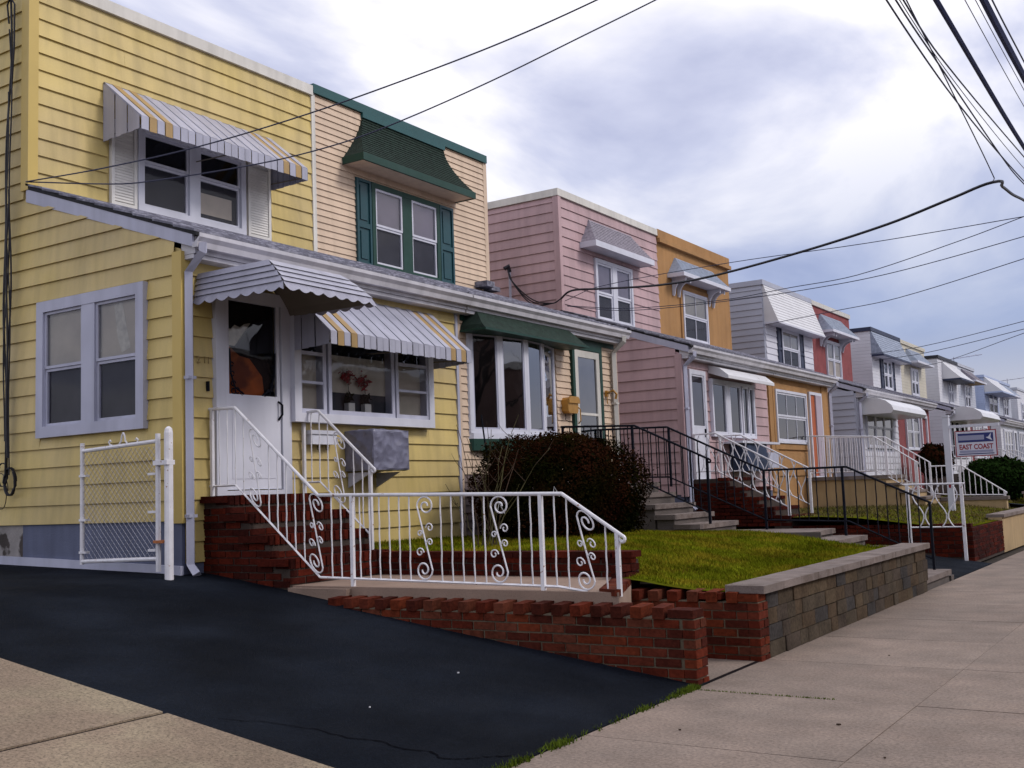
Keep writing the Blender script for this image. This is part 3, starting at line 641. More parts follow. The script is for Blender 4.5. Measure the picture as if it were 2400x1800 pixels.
# ================================================================== HOUSES
XU, XF = -11.05, -8.5
FU, FF = FX(XU), FX(XF)
def zroof(x): return 4.06+(-8.5-x)*.385
def house(name, label, Y0, Y1, ztop, m, cop, mporch=None, group='semi-detached row houses', base=.3, zg=4.06, roofm='roof', side_vis=True, coph=.15, gut='gutter', d=0):
    """shell: wall, coping, porch roof, gutter"""
    h = thing(name, label, 'house', ((XU+XF)/2, (Y0+Y1)/2, base), group); h['d'] = 0; del h['d']
    w = MB().box(-19, XU, Y0, Y1, -.05, ztop-.05).build('wall', m, h)
    pw = MB(lambda a, z, c: (a, c, z)).prism([(XU+.0, -.05), (XF, -.05), (XF, zg-.13), (XU, zg+.85-.13)][::-1], Y0+.001, Y1-.001).build('porch_wall', mporch or m, h)
    MB().box(-19.05, XU+.055, Y0-(.055 if side_vis else 0), Y1, ztop-coph, ztop).build('coping', cop, h)
    # porch roof: lapped rows of shingles, dark tar edge, rake board
    pr = MB(lambda a, z, c: (a, c, z)); zz = lambda x: zg+.02+(-8.28-x)*.355
    n = 9
    for i in range(n):
        x0 = -8.26+(XU+8.26)*i/n; x1 = -8.26+(XU+8.26)*(i+1)/n
        pr.prism([(x0, zz(x0)+.018), (x0, zz(x0)-.005), (x1, zz(x1)-.02), (x1, zz(x1)+.004)], Y0-.035, Y1)
    rf = pr.build('porch_roof', roofm, h)
    MB(lambda a, z, c: (a, c, z)).prism([(-8.24, zz(-8.24)-.006), (-8.24, zz(-8.24)-.045), (XU, zz(XU)-.06), (XU, zz(XU)-.02)], Y0-.030, Y1-.002).build('roof_edge', 'roof_edge', rf)
    MB(lambda a, z, c: (a, c, z)).prism([(-8.30, zz(-8.3)-.046), (-8.30, zz(-8.3)-.17), (XU, zz(XU)-.21), (XU, zz(XU)-.06)], Y0-.026, Y0-.0).build('rake_board', 'lilac', rf)
    G = MB(lambda a, z, c: (a, c, z)); gx = -8.30
    G.prism([(gx-.2, zg-.20), (gx, zg-.20), (gx, zg-.03), (gx-.2, zg-.03)], Y0+.01, Y1-.01)
    G.prism([(gx+.001, zg-.155), (gx+.07, zg-.155), (gx+.085, zg-.10), (gx+.12, zg-.06), (gx+.12, zg-.02), (gx+.108, zg-.02), (gx+.108, zg-.05), (gx+.001, zg-.13)], Y0-.03, Y1-.004)
    G.box(gx-.2, gx-.02, zg-.245, zg-.204, Y0+.012, Y1-.012)
    G.build('gutter', gut, h)
    return h, w, pw
def downspout(h, Y, z0, m='gutter', x=XF, ztop=3.93):
    q = MB(); q.tube([(-8.22, Y, ztop), (-8.22, Y, ztop-.08), (x+.07, Y, ztop-.26), (x+.07, Y, z0+.1), (x+.16, Y, z0)], .052, 4)
    for z in (z0+.55, z0+1.9): q.box(x, x+.115, Y-.05, Y+.05, z, z+.03)
    return q.build('downspout', m, h)
def text_obj(parent, s, size, T, ex, m, name, sx=1.0, bold=0):
    c = bpy.data.curves.new(name, 'FONT'); c.body = s; c.size = size; c.extrude = ex; c.align_x = 'CENTER'; c.offset = bold
    o = bpy.data.objects.new(name, c); COL.objects.link(o); dg = bpy.context.evaluated_depsgraph_get()
    me = bpy.data.meshes.new_from_object(o.evaluated_get(dg)); bpy.data.objects.remove(o); bpy.data.curves.remove(c)
    for v in me.vertices: v.co = Vector(T(v.co.x*sx, v.co.y, v.co.z))-ORG[parent]
    me.materials.clear(); me.materials.append(M[m]); me.update(); return link(name, me, parent, ORG[parent])

# ------------------------------------------------------------ 1 yellow house
h1, w1, p1 = house('yellow_house', 'yellow wide-clapboard house with striped awnings, nearest on the left', 7.17, 11.79, 7.60, 'yellow', 'pale_trim', base=.7)
yw = [(8.2, 10.93, 5.02, 6.10)]
boards(w1, 'x', XU, 7.24, 11.78, 5.02, 7.46, .203, yw, 'yellow')
boards(w1, 'y', 7.17, -13.2, -11.10, 1.24+.203*18, 7.46, .203, [], 'yellow')
boards(p1, 'y', 7.17, -13.2, -8.57, 1.24, 1.24+.203*18, .203, [(-10.77, -8.98, 2.17, 3.66)], 'yellow', clip=lambda p: p[1]-(4.90-.352*(p[0]+11.1)))
boards(p1, 'x', XF, 7.24, 11.74, 1.24-.203*2, 3.95, .203, [(7.55, 11.11, 2.24, 3.6), (7.55, 8.6, 1.4, 3.6)], 'yellow')
cb_ = MB(); cb_.box(XU-.09, XU+.046, 7.135, 7.26, 4.99, 7.47); cb_.build('corner_board', 'yellow_trim', h1)
cb_ = MB(); cb_.box(XF-.09, XF+.046, 7.135, 7.25, 1.22, 3.9); cb_.build('corner_board', 'yellow_trim', h1)
MB().box(XF+.0, XF+.040, 11.74, 11.79, .84, 3.9).build('end_trim', 'lilac', h1)
MB().box(XU, XU+.04, 11.765, 11.80, 5.0, 7.46).build('end_trim', 'pale_trim', h1)
fd = MB().box(-11.08, XF+.006, 7.160, 7.2, .6, 1.238).box(XF-.02, XF+.004, 7.2, 11.79, .3, .83).build('foundation', 'found', h1)
MB().box(-13.2, -11.08, 7.166, 7.2, .6, 1.238).build('foundation', 'found_raw', h1)
q = MB(lambda a, z, c: (a, c, z)); q.prism([(-13.2, dz(-13.2)+.10), (-13.2, dz(-13.2)-.02), (-8.47, dz(-8.47)-.03), (-8.47, dz(-8.47)+.085)], 7.12, 7.158); q.build('base_board', 'lilac', h1)
# side window on the porch
window(h1, SY(7.17), -10.77, -8.98, 2.17, 3.66, 'lilac', 'lilac', .12, 2, .22, .5, .075, ('curtain', 'screen'), sw=.03)
# hanging curtain folds behind the upper panes
for a in (-9.98, -9.52):
    q = MB(SY(7.17)); q.face([(a, 3.50, .0065), (a+.13, 3.50, .0065), (a+.26, 3.02, .0065), (a+.12, 2.98, .0065), (a+.05, 3.15, .0065)]); q.build('drape', 'lace', h1)
# upper front window with louvred shutters
wv = window(h1, FU, 8.62, 10.40, 5.04, 6.14, 'white', 'white', .085, 2, .17, .60, .075, ('dark', 'screen'))
MB(FU).box(9.64, 10.19, 5.22, 5.50, .006, .010).build('shade', 'curtain', wv)
shutter(h1, FU, 8.24, 8.615, 5.05, 6.12, 'shutter_cream', 'louvre'); shutter(h1, FU, 10.46, 10.89, 5.05, 6.12, 'shutter_cream', 'louvre')
slat_awning(h1, XU, -10.33, 8.14, 10.93, 6.55, 5.98, .16, 24, (1, 3, 20, 22), 6, 5.80)
# front door with a storm door
dr = MB(FF).frame(7.55, 8.60, 1.47, 3.62, .13, 0, .075, wb=.05).build('door', 'white', h1)
sd_ = MB(FF).frame(7.69, 8.455, 1.53, 3.53, .045, .02, .055, wb=.98).build('storm_door', 'white', dr)
MB(FF).face([(7.73, 2.5, .04), (8.41, 2.5, .04), (8.41, 3.49, .04), (7.73, 3.49, .04)]).build('pane', 'glass', dr)
q = MB(FF); q.box(7.73, 8.41, 2.5, 3.49, .002, .006); q.build('inner_door', 'dark', dr)
q = MB(FF); q.face([(7.735, 2.51, .008), (8.27, 2.51, .008), (8.24, 2.72, .008), (8.06, 2.90, .008), (7.92, 2.92, .008), (7.735, 3.04, .008)]); q.build('wood_door', 'room', dr)  # orange-brown patch of the wooden inner door behind the glass
q = MB(FF); q.face([(7.735, 3.02, .010), (7.86, 3.02, .010), (7.94, 3.12, .010), (8.08, 3.28, .010), (7.99, 3.26, .010), (7.93, 3.22, .010), (7.86, 3.24, .010), (7.80, 3.19, .010), (7.735, 3.20, .010)]); q.build('drape', 'lace', dr)
MB(FF).box(7.77, 8.37, 1.64, 2.40, .055, .060).build('kick_panel', 'white', dr)
q = MB(FF); q.tube([(8.42, 2.46, .06), (8.44, 2.42, .10), (8.44, 2.32, .10), (8.42, 2.26, .06)], .012, 6); q.build('handle', 'black', dr)
for a, s in ((7.75, 1), (8.39, -1)):     # black ornamental corner brackets on the storm glass
    q = MB(FF)
    q.tube([(a, 2.98, .05), (a+s*.015, 2.72, .05), (a+s*.07, 2.58, .05), (a+s*.19, 2.515, .05)], .010, 5)
    for (ca, cz, rr) in ((.05, 2.62, .03), (.035, 2.72, .025), (.10, 2.55, .03), (.03, 2.82, .02), (.05, 2.54, .03), (.16, 2.52, .018)):
        q.tube([(a+s*(ca+rr*math.cos(k*.8)), cz+rr*math.sin(k*.8), .05) for k in range(8)], .008, 4)
    q.build('corner_ornament', 'black', dr)
# porch picture window: side casements and a centre light
pwn = MB(FF).frame(8.60, 11.10, 2.25, 3.62, .10, 0, .135).build('window', 'white', h1)
for (a, b) in ((8.70, 9.10), (9.18, 10.31), (10.38, 11.00)):
    MB(FF).frame(a-.02, b+.02, 2.35, 3.52, .05, .004, .115).build('sash', 'lilac', pwn)
    MB(FF).face([(a+.03, 2.40, .10), (b-.03, 2.40, .10), (b-.03, 3.47, .10), (a+.03, 3.47, .10)]).build('pane', 'glass', pwn)
for (a, b) in ((8.70, 9.10), (10.38, 11.00)):
    MB(FF).box(a, b, 2.36, 3.02, .002, .006).build('curtain', 'curtain', pwn); MB(FF).box(a, b, 3.02, 3.52, .002, .006).build('curtain', 'dark', pwn)  # upper panels dark: the awning's shade is put into the curtain colour
    MB(FF).box(a+.03, b-.03, 2.68, 2.71, .085, .11).build('sash_bar', 'lilac', pwn); MB(FF).box(a+.03, b-.03, 3.00, 3.04, .085, .112).build('sash_bar', 'lilac', pwn)
MB(FF).box(9.18, 10.31, 2.36, 2.62, .002, .005).build('curtain', 'screen', pwn)
MB(FF).box(9.18, 10.31, 2.621, 3.05, .002, .006).build('curtain', 'curtain', pwn); MB(FF).box(9.18, 10.31, 3.051, 3.52, .002, .005).build('curtain', 'dark', pwn)  # top panel dark as well, awning shade painted in
q = MB(FF); vt = [(9.24, 3.02), (9.42, 2.98), (9.5, 2.90), (9.62, 2.82), (9.72, 2.80), (9.85, 2.84), (9.98, 2.92), (10.12, 2.94), (10.26, 2.92)]
for (a, b), (c, d) in zip(vt, vt[1:]): q.face([(a, b, .009), (c, d, .009), (c, 3.0+.05, .009), (a, 3.05, .009)])
q.build('valance', 'lace', pwn)
slat_awning(h1, XF, -7.86, 8.62, 11.22, 3.74, 3.19, .14, 24, (1, 3, 20, 22), 6, 3.02)
# corrugated canopy over the front door
def corr_canopy(hh):
    q = MB(); xb0, xb1, ya, yb, zb, zt_ = XF+.03, -7.22, 7.31, 8.62, 3.40, 3.70; inx = .26
    rows = 5
    def ring(k): return xb1-inx*k**1.3, ya+.05*k, yb-.24*k**1.3, zb+(zt_-zb)*k
    N = 44
    for i in range(rows):
        x1, a1, b1, z1 = ring(i/rows); x2, a2, b2, z2 = ring((i+1)/rows); e = .016
        def strip(P, Q, nx, ny):
            L_ = (Vector(Q[0])-Vector(P[0])).length; n = N
            for k in range(n):
                def pt(row, t, low):
                    A, B = (P if low else Q)[0], (P if low else Q)[1]
                    v = Vector(A)+(Vector(B)-Vector(A))*t
                    if low: v += Vector((nx*e, ny*e, 0)); v.z -= (.034*abs(math.sin(t*L2/.17*math.pi)) if i == 0 else 0)
                    return tuple(v)
                L2 = (Vector(P[1])-Vector(P[0])).length
                q.face([pt(0, k/n, True), pt(0, (k+1)/n, True), pt(0, (k+1)/n, False), pt(0, k/n, False)])
        strip(((xb0, a1, z1), (x1, a1, z1)), ((xb0, a2, z2), (x2, a2, z2)), 0, -1)
        strip(((x1, a1, z1), (x1, b1, z1)), ((x2, a2, z2), (x2, b2, z2)), 1, 0)
        strip(((x1, b1, z1), (xb0, b1, z1)), ((x2, b2, z2), (xb0, b2, z2)), 0, 1)
    x, a, b, z = ring(1); q.face([(xb0, a, z), (x, a, z), (x, b, z+.0), (xb0, b, z)])
    o = q.build('door_canopy', 'canopy', hh)
    q = MB(); c = [ring(k/4) for k in range(5)]; d_ = .014
    for (x1, a1, b1, z1), (x2, a2, b2, z2) in zip(c, c[1:]):
        q.face([(xb0, a1+d_, z1), (x1-d_, a1+d_, z1), (x2-d_, a2+d_, z2), (xb0, a2+d_, z2)]); q.face([(x1-d_, a1+d_, z1), (x1-d_, b1-d_, z1), (x2-d_, b2-d_, z2), (x2-d_, a2+d_, z2)]); q.face([(x1-d_, b1-d_, z1), (xb0, b1-d_, z1), (xb0, b2-d_, z2), (x2-d_, b2-d_, z2)])
    q.face([(xb0, a+d_, z-.01), (x-d_, a+d_, z-.01), (x-d_, b-d_, z-.01), (xb0, b-d_, z-.01)]); q.build('underside_shade', 'awn_in', o)  # added dark inner skin, its colour painting the shade under the canopy
corr_canopy(h1)
downspout(h1, 7.21, dz(-8.3)+.02, 'lilac', ztop=3.95)
text_obj(h1, '2 11', .10, lambda x, y, z: (XF+.036+z, 7.42+x, 2.80+y), .004, 'digits', 'house_number')
MB(FF).box(7.46, 7.48, 2.52, 2.62, .02, .055).build('door_bell', 'black', h1)

# ------------------------------------------------------------ 2 tan house
h2, w2, p2 = house('tan_house', 'peach narrow-clapboard house with green trim and teal shutters', 11.80, 16.42, 7.64, 'tan', 'teal_trim', base=.7, side_vis=False, coph=.14)
boards(w2, 'x', XU, 11.86, 16.33, 5.03, 7.5, .102, [(12.74, 15.31, 5.0, 6.42), (12.93, 15.12, 6.86, 7.5)], 'tan', .024)
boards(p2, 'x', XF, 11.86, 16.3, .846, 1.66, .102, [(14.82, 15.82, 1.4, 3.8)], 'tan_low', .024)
boards(p2, 'x', XF, 11.86, 16.3, 1.662, 3.86, .102, [(12.02, 14.38, 2.18, 3.9), (14.82, 15.82, 1.4, 3.8)], 'tan', .024)
MB().box(XU-.02, XU+.022, 16.33, 16.44, 5.0, 7.5).build('corner_board', 'tan', h2); MB().box(XU, XU+.022, 11.805, 11.86, 5.0, 7.5).build('corner_board', 'pale_trim', h2)
MB().box(XF-.02, XF+.022, 16.30, 16.41, .6, 3.85).build('corner_board', 'tan', h2); MB().box(XF, XF+.022, 11.80, 11.86, .8, 3.85).build('corner_board', 'tan', h2)
MB().box(XF-.02, XF+.006, 11.81, 16.41, .3, .84).build('foundation', 'step_conc', h2)
MB().box(XF+.0, XF+.036, 11.87, 16.29, 3.74, 3.86).build('frieze', 'green', h2)
wt = window(h2, FU, 13.10, 14.89, 5.01, 6.41, 'green', 'white', .085, 2, .25, .5, .06, ('blind', 'screen'), sw=.035)
shutter(h2, FU, 12.74, 13.09, 5.03, 6.41, 'teal'); shutter(h2, FU, 14.91, 15.30, 5.03, 6.41, 'teal')
canopy(h2, XU, -10.62, (12.93, 15.10), (12.47, 15.44), 7.42, 6.66, .11, 'green_shingle', 'green', 'tan', .7, 16, .08, mb='teal_trim')
# bow window: five facets pushed out from the porch wall
bw_pts = [(12.04, 0.02), (12.58, .16), (13.17, .22), (13.71, .17), (14.27, .02)]
def bow(hh):
    z0, z1 = 2.20, 3.63; fr = MB()
    P = [Vector((XF+t, y, 0)) for y, t in bw_pts]
    root = None; items = []
    for (a, b) in zip(P, P[1:]):
        d = (b-a).normalized(); n = Vector((d.y, -d.x, 0)); Lh = (b-a).length
        def T(s, z, t, a=a, d=d, n=n): v = a+d*s+n*t; return (v.x, v.y, z)
        items.append((T, Lh))
    for i, (T, Lh) in enumerate(items):
        f = MB(T).frame(.0, Lh, z0+.02, z1, .055, -.03, .03); fr.v, fr.f, fr.mi = fr.v, fr.f, fr.mi
        o = len(fr.v); fr.v += f.v; fr.f += [[k+o for k in fc] for fc in f.f]; fr.mi += [0]*len(f.f)
    for v in P: fr.tube([(v.x, v.y, z0+.02), (v.x, v.y, z1)], .035, 8)
    w = fr.build('window', 'white', hh)
    for i, (T, Lh) in enumerate(items):
        MB(T).face([(.05, z0+.07, .012), (Lh-.05, z0+.07, .012), (Lh-.05, z1-.05, .012), (.05, z1-.05, .012)]).build('pane', 'glass_bow', w)
        MB(T).frame(.055, Lh-.055, z0+.075, z1-.055, .022, -.005, .022).build('sash', 'lilac', w)
    poly = [(XF, 12.0)]+[(v.x+.05, v.y) for v in P]+[(XF, 14.42)]
    MB().prism(poly[::-1], z0-.06, z0+.02).build('sill', 'white', w); MB().prism(poly[::-1], 1.98, z0-.061).build('apron', 'green', w)
    MB().prism([(XF+.003, 12.05)]+[(v.x-.05, v.y) for v in P[1:-1]]+[(XF+.003, 14.34)], z0+.021, z0+.04).build('inner_sill', 'dark', w)
    MB(FF).box(12.05, 14.34, 2.24, 3.65, .001, .004).build('room', 'dark', w)
    # shallow dark hood between the gutter and the window head
    q = MB(); A = [(-8.30, 12.02, 3.86), (-8.30, 14.50, 3.86)]; B = [(-8.12, 11.88, 3.66), (-8.12, 14.62, 3.66)]; Cc = [(-8.06, 11.86, 3.60), (-8.06, 14.66, 3.60)]
    for P0, P1 in ((A, B), (B, Cc)):
        q.face([P0[0], P1[0], P1[1], P0[1]]); q.face([(XF+.03, P0[0][1], P0[0][2]), (XF+.03, P1[0][1], P1[0][2]), P1[0], P0[0]]); q.face([P0[1], P1[1], (XF+.03, P1[1][1], P1[1][2]), (XF+.03, P0[1][1], P0[1][2])])
    q.build('hood', 'green_shingle', w)
    MB().box(-8.075, -8.045, 11.85, 14.67, 3.57, 3.602).box(XF+.03, -8.08, 11.85, 14.67, 3.575, 3.598).build('hood_edge', 'green', w)
bow(h2)
dr = MB(FF).frame(14.83, 15.81, 1.46, 3.76, .075, 0, .06, wb=.04, wt=.13).build('door', 'green', h2)
MB(FF).frame(14.91, 15.73, 1.51, 3.62, .11, .012, .05, wb=.12).build('storm_door', 'pale_trim', dr)
MB(FF).face([(15.02, 1.63, .03), (15.62, 1.63, .03), (15.62, 3.51, .03), (15.02, 3.51, .03)]).build('pane', 'glass_bow', dr)
MB(FF).box(15.02, 15.62, 2.58, 2.62, .025, .055).build('push_bar', 'pale_trim', dr)
MB(FF).box(15.0, 15.64, 1.62, 2.60, .003, .008).build('inner_door', 'teal', dr); MB(FF).box(15.0, 15.64, 2.60, 3.52, .003, .007).build('curtain', 'curtain', dr)
q = MB(FF); q.tube([(14.96, 2.70, .05), (14.96, 2.66, .09), (14.96, 2.48, .09), (14.96, 2.44, .05)], .010, 6); q.build('handle', 'brass', dr)
downspout(h2, 16.2, .9, 'pale_trim')
q = MB(FF); q.box(15.93, 15.99, 2.92, 3.02, .02, .06); q.tube([(15.96, 2.98, .06), (16.0, 3.02, .14), (16.08, 2.96, .16), (16.08, 2.88, .14)], .02, 6); q.tube([(15.96, 2.94, .05), (15.95, 2.80, .05)], .008, 5); q.build('wall_lamp', 'brass', h2)
q = MB(); q.box(XU-.05, XU+.28, 15.95, 16.2, 5.10, 5.2); q.box(XU-.0, XU+.2, 16.22, 16.5, 5.07, 5.15); q.build('roof_vent', 'roof', h2)
q = MB(); q.tube([(XU-1.0, 13.6, 7.6), (XU-1.0, 13.6, 8.05)], .035, 6); q.build('vent_pipe', 'teal', h2)

# ------------------------------------------------------------ 3 pink house
h3, w3, p3 = house('pink_house', 'pink clapboard house with a grey shingled window canopy', 19.04, 23.72, 7.60, 'pink', 'pale_trim', base=.7)
boards(w3, 'x', XU, 19.11, 23.71, 5.0, 7.44, .203, [(20.48, 22.24, 4.9, 6.38)], 'pink')
boards(w3, 'y', 19.04, -14.6, -11.1, 1.24+.203*18, 7.44, .203, [], 'pink')
boards(p3, 'y', 19.04, -14.6, -8.57, 1.24, 1.24+.203*18, .203, [], 'pink', clip=lambda p: p[1]-(4.90-.352*(p[0]+11.1)))
boards(p3, 'x', XF, 19.11, 23.65, 1.24, 3.9, .203, [(19.33, 20.12, 1.4, 3.64), (20.34, 22.72, 2.3, 3.56)], 'pink')
MB().box(XU-.09, XU+.046, 19.005, 19.12, 4.99, 7.45).build('corner_board', 'pink', h3); MB().box(XF-.09, XF+.046, 19.005, 19.12, 1.2, 3.9).build('corner_board', 'pink', h3)
MB().box(XF-.02, XF+.006, 19.03, 23.7, .3, 1.238).box(-11.08, XF+.0, 19.03, 19.2, .6, 1.238).build('foundation', 'found', h3)
window(h3, FU, 20.48, 22.24, 4.99, 6.38, 'white', 'white', .08, 2, .20, .45, .07, ('blind', 'screen'), sw=.045)
canopy(h3, XU, -10.66, (20.32, 22.31), (19.92, 22.72), 7.19, 6.62, .12, 'grey_shingle', 'white', 'white', .15, 11)
dr = MB(FF).frame(19.34, 20.12, 1.5, 3.64, .09, 0, .06, wb=.03).build('door', 'white', h3)
MB(FF).box(19.43, 20.03, 1.53, 2.52, .01, .045).build('storm_door', 'white', dr)
MB(FF).face([(19.45, 2.55, .03), (20.01, 2.55, .03), (20.01, 3.52, .03), (19.45, 3.52, .03)]).build('pane', 'glass2', dr); MB(FF).box(19.44, 20.02, 2.53, 3.54, .002, .006).build('inner_door', 'blind', dr)
MB(FF).frame(19.43, 20.03, 2.521, 3.55, .035, .01, .046).build('storm_frame', 'white', dr)
q = MB(FF); q.box(19.96, 19.99, 2.34, 2.50, .046, .075); q.build('handle', 'black', dr)
w = MB(FF).frame(20.34, 22.70, 2.36, 3.52, .06, 0, .09).build('window', 'white', h3)
for (a, b, bk) in ((20.40, 21.06, 'bluecurt'), (21.30, 21.88, 'dark'), (22.02, 22.32, 'dark'), (22.42, 22.64, 'dark')):
    MB(FF).frame(a-.03, b+.03, 2.42, 3.46, .045, .01, .08).build('sash', 'white', w); MB(FF).face([(a, 2.46, .05), (b, 2.46, .05), (b, 3.42, .05), (a, 3.42, .05)]).build('pane', 'glass2', w); MB(FF).box(a, b, 2.44, 3.44, .002, .006).build('curtain', bk, w)
MB(FF).box(21.09, 21.27, 2.42, 3.46, .01, .085).build('mullion', 'white', w)
q = MB(lambda a, z, c: (a, c, z)); q.prism([(XF, 3.80), (XF, 3.64), (-8.10, 3.50), (-8.06, 3.50), (-8.06, 3.56), (-8.25, 3.72)][::-1], 20.36, 23.0); q.build('awning', 'metal_white', h3)
downspout(h3, 19.10, .95, 'lilac')
# ------------------------------------------------------------ 4 orange house
h4, w4, p4 = house('orange_house', 'ochre orange stucco house with a bracketed grey canopy', 23.73, 28.30, 7.62, 'orange', 'orange', base=.7, side_vis=False, coph=.24)
MB().box(XU, XU+.10, 23.74, 28.32, 7.30, 7.40).build('cornice', 'orange', h4)
for k in range(2):
    y = (23.98, 27.9)[k]; MB().box(XF, XF+.03, y-.22, y+.22, 1.2, 3.85).build('pilaster', 'orange', h4)
MB(FU).frame(24.95, 26.72, 4.95, 6.42, .13, 0, .035).build('window_surround', 'orange', h4)
window(h4, FU, 25.06, 26.60, 5.03, 6.30, 'white', 'white', .05, 1, .1, .5, .06, ('curtain', 'screen'), cols=2, sw=.04)
canopy(h4, XU, -10.62, (24.74, 27.10), (24.30, 27.30), 7.07, 6.60, .09, 'slate', 'white', 'white', .1, 9, brackets=(24.55, 24.85, 26.75, 27.05))
MB(FF).frame(24.0, 26.45, 2.16, 3.68, .13, 0, .04).build('window_surround', 'orange', h4)
window(h4, FF, 24.13, 26.33, 2.30, 3.54, 'white', 'white', .06, 1, .1, .5, .07, ('screen', 'screen'), cols=3, glass='glass2', sw=.045)
MB(FF).box(24.2, 26.3, 1.55, 2.10, 0, .03).build('panel', 'orange', h4)
dr = MB(FF).frame(26.62, 27.60, 1.5, 3.62, .07, 0, .05, wb=.03).build('door', 'white', h4)
MB(FF).box(26.69, 27.08, 1.53, 3.55, .003, .02).build('door_leaf', 'orange_door', dr); MB(FF).box(27.08, 27.53, 1.53, 3.55, .003, .055).build('jamb', 'blind', dr)
downspout(h4, 28.22, .9, 'lilac')
# ------------------------------------------------------------ 5 grey house, 6 red house
h5, w5, p5 = house('grey_house', 'grey-white clapboard house with a white ribbed metal mansard', 30.92, 35.48, 7.42, 'grey_sid', 'grey_sid', base=.7, zg=3.95)
boards(w5, 'y', 30.92, -14.0, -11.06, 3.9, 7.30, .19, [], 'grey_sid', .03); boards(p5, 'y', 30.92, -14.0, -8.55, 1.3, 3.9, .19, [], 'grey_sid', .03)
boards(w5, 'x', XU, 31.0, 35.4, 4.85, 6.2, .19, [(32.1, 34.5, 4.8, 6.2)], 'white_sid', .03)
boards(p5, 'x', XF, 31.0, 35.4, 1.3, 3.8, .19, [(31.6, 34.8, 2.2, 3.6)], 'white_sid', .03)
canopy(h5, XU, -10.62, (30.95, 35.46), (30.98, 35.46), 7.30, 6.14, .05, 'metal_white', 'white', 'white', .12, 12, name='mansard')
window(h5, FU, 32.34, 33.95, 4.9, 6.12, 'white', 'white', .06, 1, .1, .5, .06, ('curtain', 'screen'), cols=2, sw=.045)
shutter(h5, FU, 31.95, 32.32, 4.9, 6.12, 'navy'); shutter(h5, FU, 33.97, 34.40, 4.9, 6.12, 'navy')
window(h5, FF, 31.7, 34.6, 2.3, 3.5, 'white', 'white', .06, 3, .10, .5, .06, ('dark', 'dark'), glass='glass2')
downspout(h5, 31.0, .9, 'lilac', ztop=3.82)
q = MB(lambda a, z, c: (a, c, z)); q.prism([(XF+.03, 3.70), (XF+.03, 3.22), (-7.62, 3.22), (-7.55, 3.30), (-7.60, 3.44), (-7.76, 3.58), (-8.0, 3.67)][::-1], 31.15, 35.2); q.build('bubble_awning', 'metal_white', h5)
h6, w6, p6 = house('red_house', 'red brick-faced house with a bracketed blue-grey canopy', 35.49, 39.95, 7.40, 'brick_far', 'pale_trim', base=.7, zg=3.95, side_vis=False)
window(h6, FU, 36.85, 38.5, 4.9, 6.2, 'white', 'white', .06, 2, .08, .5, .06, ('curtain', 'curtain'), sw=.04)
canopy(h6, XU, -10.5, (36.4, 38.8), (36.0, 39.1), 7.04, 6.42, .08, 'slate', 'white', 'white', .1, 9, brackets=(36.3, 36.6, 38.5, 38.8))
window(h6, FF, 36.4, 38.2, 2.3, 3.5, 'white', 'white', .06, 2, .10, .5, .06, ('dark', 'dark'), glass='glass2')
MB(FF).frame(38.5, 39.4, 1.5, 3.5, .09, 0, .06).build('door', 'white', h6)
# ------------------------------------------------------------ houses further down the row
def far_house(name, label, Y0, Y1, zt, m, cop, win, door, can, mp=None, side=False, sh=None, pm='white', bk='dark', zg=3.95):
    h, w, p = house(name, label, Y0, Y1, zt, m, cop, mp, base=.7, zg=zg, side_vis=side)
    window(h, FU, *win, 4.95, 6.15, 'white', 'white', .06, 2, .12, .5, .06, (bk, 'dark'), sw=.05)
    if sh: shutter(h, FU, win[0]-.42, win[0]-.01, 4.95, 6.15, sh); shutter(h, FU, win[1]+.01, win[1]+.42, 4.95, 6.15, sh)
    if can: canopy(h, XU, can[0], can[1], can[2], can[3], can[4], .08, can[5], can[6], can[7], .12, 9)
    if door: dr = MB(FF).frame(*door, 1.5, 3.5, .1, 0, .06).build('door', 'white', h); MB(FF).box(door[0]+.1, door[1]-.1, 1.6, 3.4, .003, .02).build('door_leaf', 'glass2' if bk == 'dark' else 'white', dr)
    return h, p
Yk = 42.75
h7, p7 = far_house('white_house', 'white house with a navy edged grey mansard', Yk, Yk+4.55, 7.28, 'white_far', 'navy', (44.3, 45.6), None, (-10.6, (Yk+.02, Yk+4.5), (Yk+.02, Yk+4.5), 7.12, 6.2, 'slate', 'navy', 'white'), side=True, sh='navy')
MB(FF).frame(43.3, 46.4, 2.1, 3.5, .07, 0, .07).build('window', 'white', h7)
for k in range(6): MB(FF).box(43.37+k*.5, 43.78+k*.5, 2.17, 3.43, .003, .03).build('pane', 'glass2' if k % 2 else 'dark', h7)
q = MB(lambda a, z, c: (a, c, z)); q.prism([(XF, 3.98), (XF, 3.46), (-7.35, 3.46), (-7.25, 3.55), (-7.32, 3.72), (-7.55, 3.88), (-7.9, 3.97)][::-1], 43.0, 46.8); q.build('bubble_awning', 'metal_white', h7)
downspout(h7, Yk+.1, .9, 'white', ztop=3.82)
h8, p8 = far_house('cream_house', 'cream clapboard house with a grey shingle hood', Yk+4.56, Yk+9.1, 7.24, 'cream_far', 'cream_far', (48.9, 50.2), (49.9, 50.9), (-10.5, (48.4, 50.8), (48.0, 51.1), 6.95, 6.35, 'slate', 'white', 'white'), 'brick_far', bk='curtain')
window(h8, FF, 47.6, 49.6, 2.1, 3.5, 'white', 'white', .07, 3, .1, .5, .06, ('dark', 'dark'), glass='glass2')
Yk = 54.6
h9, p9 = far_house('white_awning_house', 'white house with a plain white metal awning upstairs', Yk, Yk+4.55, 7.2, 'white_far', 'rubber', (56.6, 57.6), (58.0, 58.9), (-10.2, (Yk+.9, Yk+4.2), (Yk+.9, Yk+4.2), 6.95, 6.1, 'metal_white', 'navy', 'rubber'), 'white_far', side=True, sh=None)
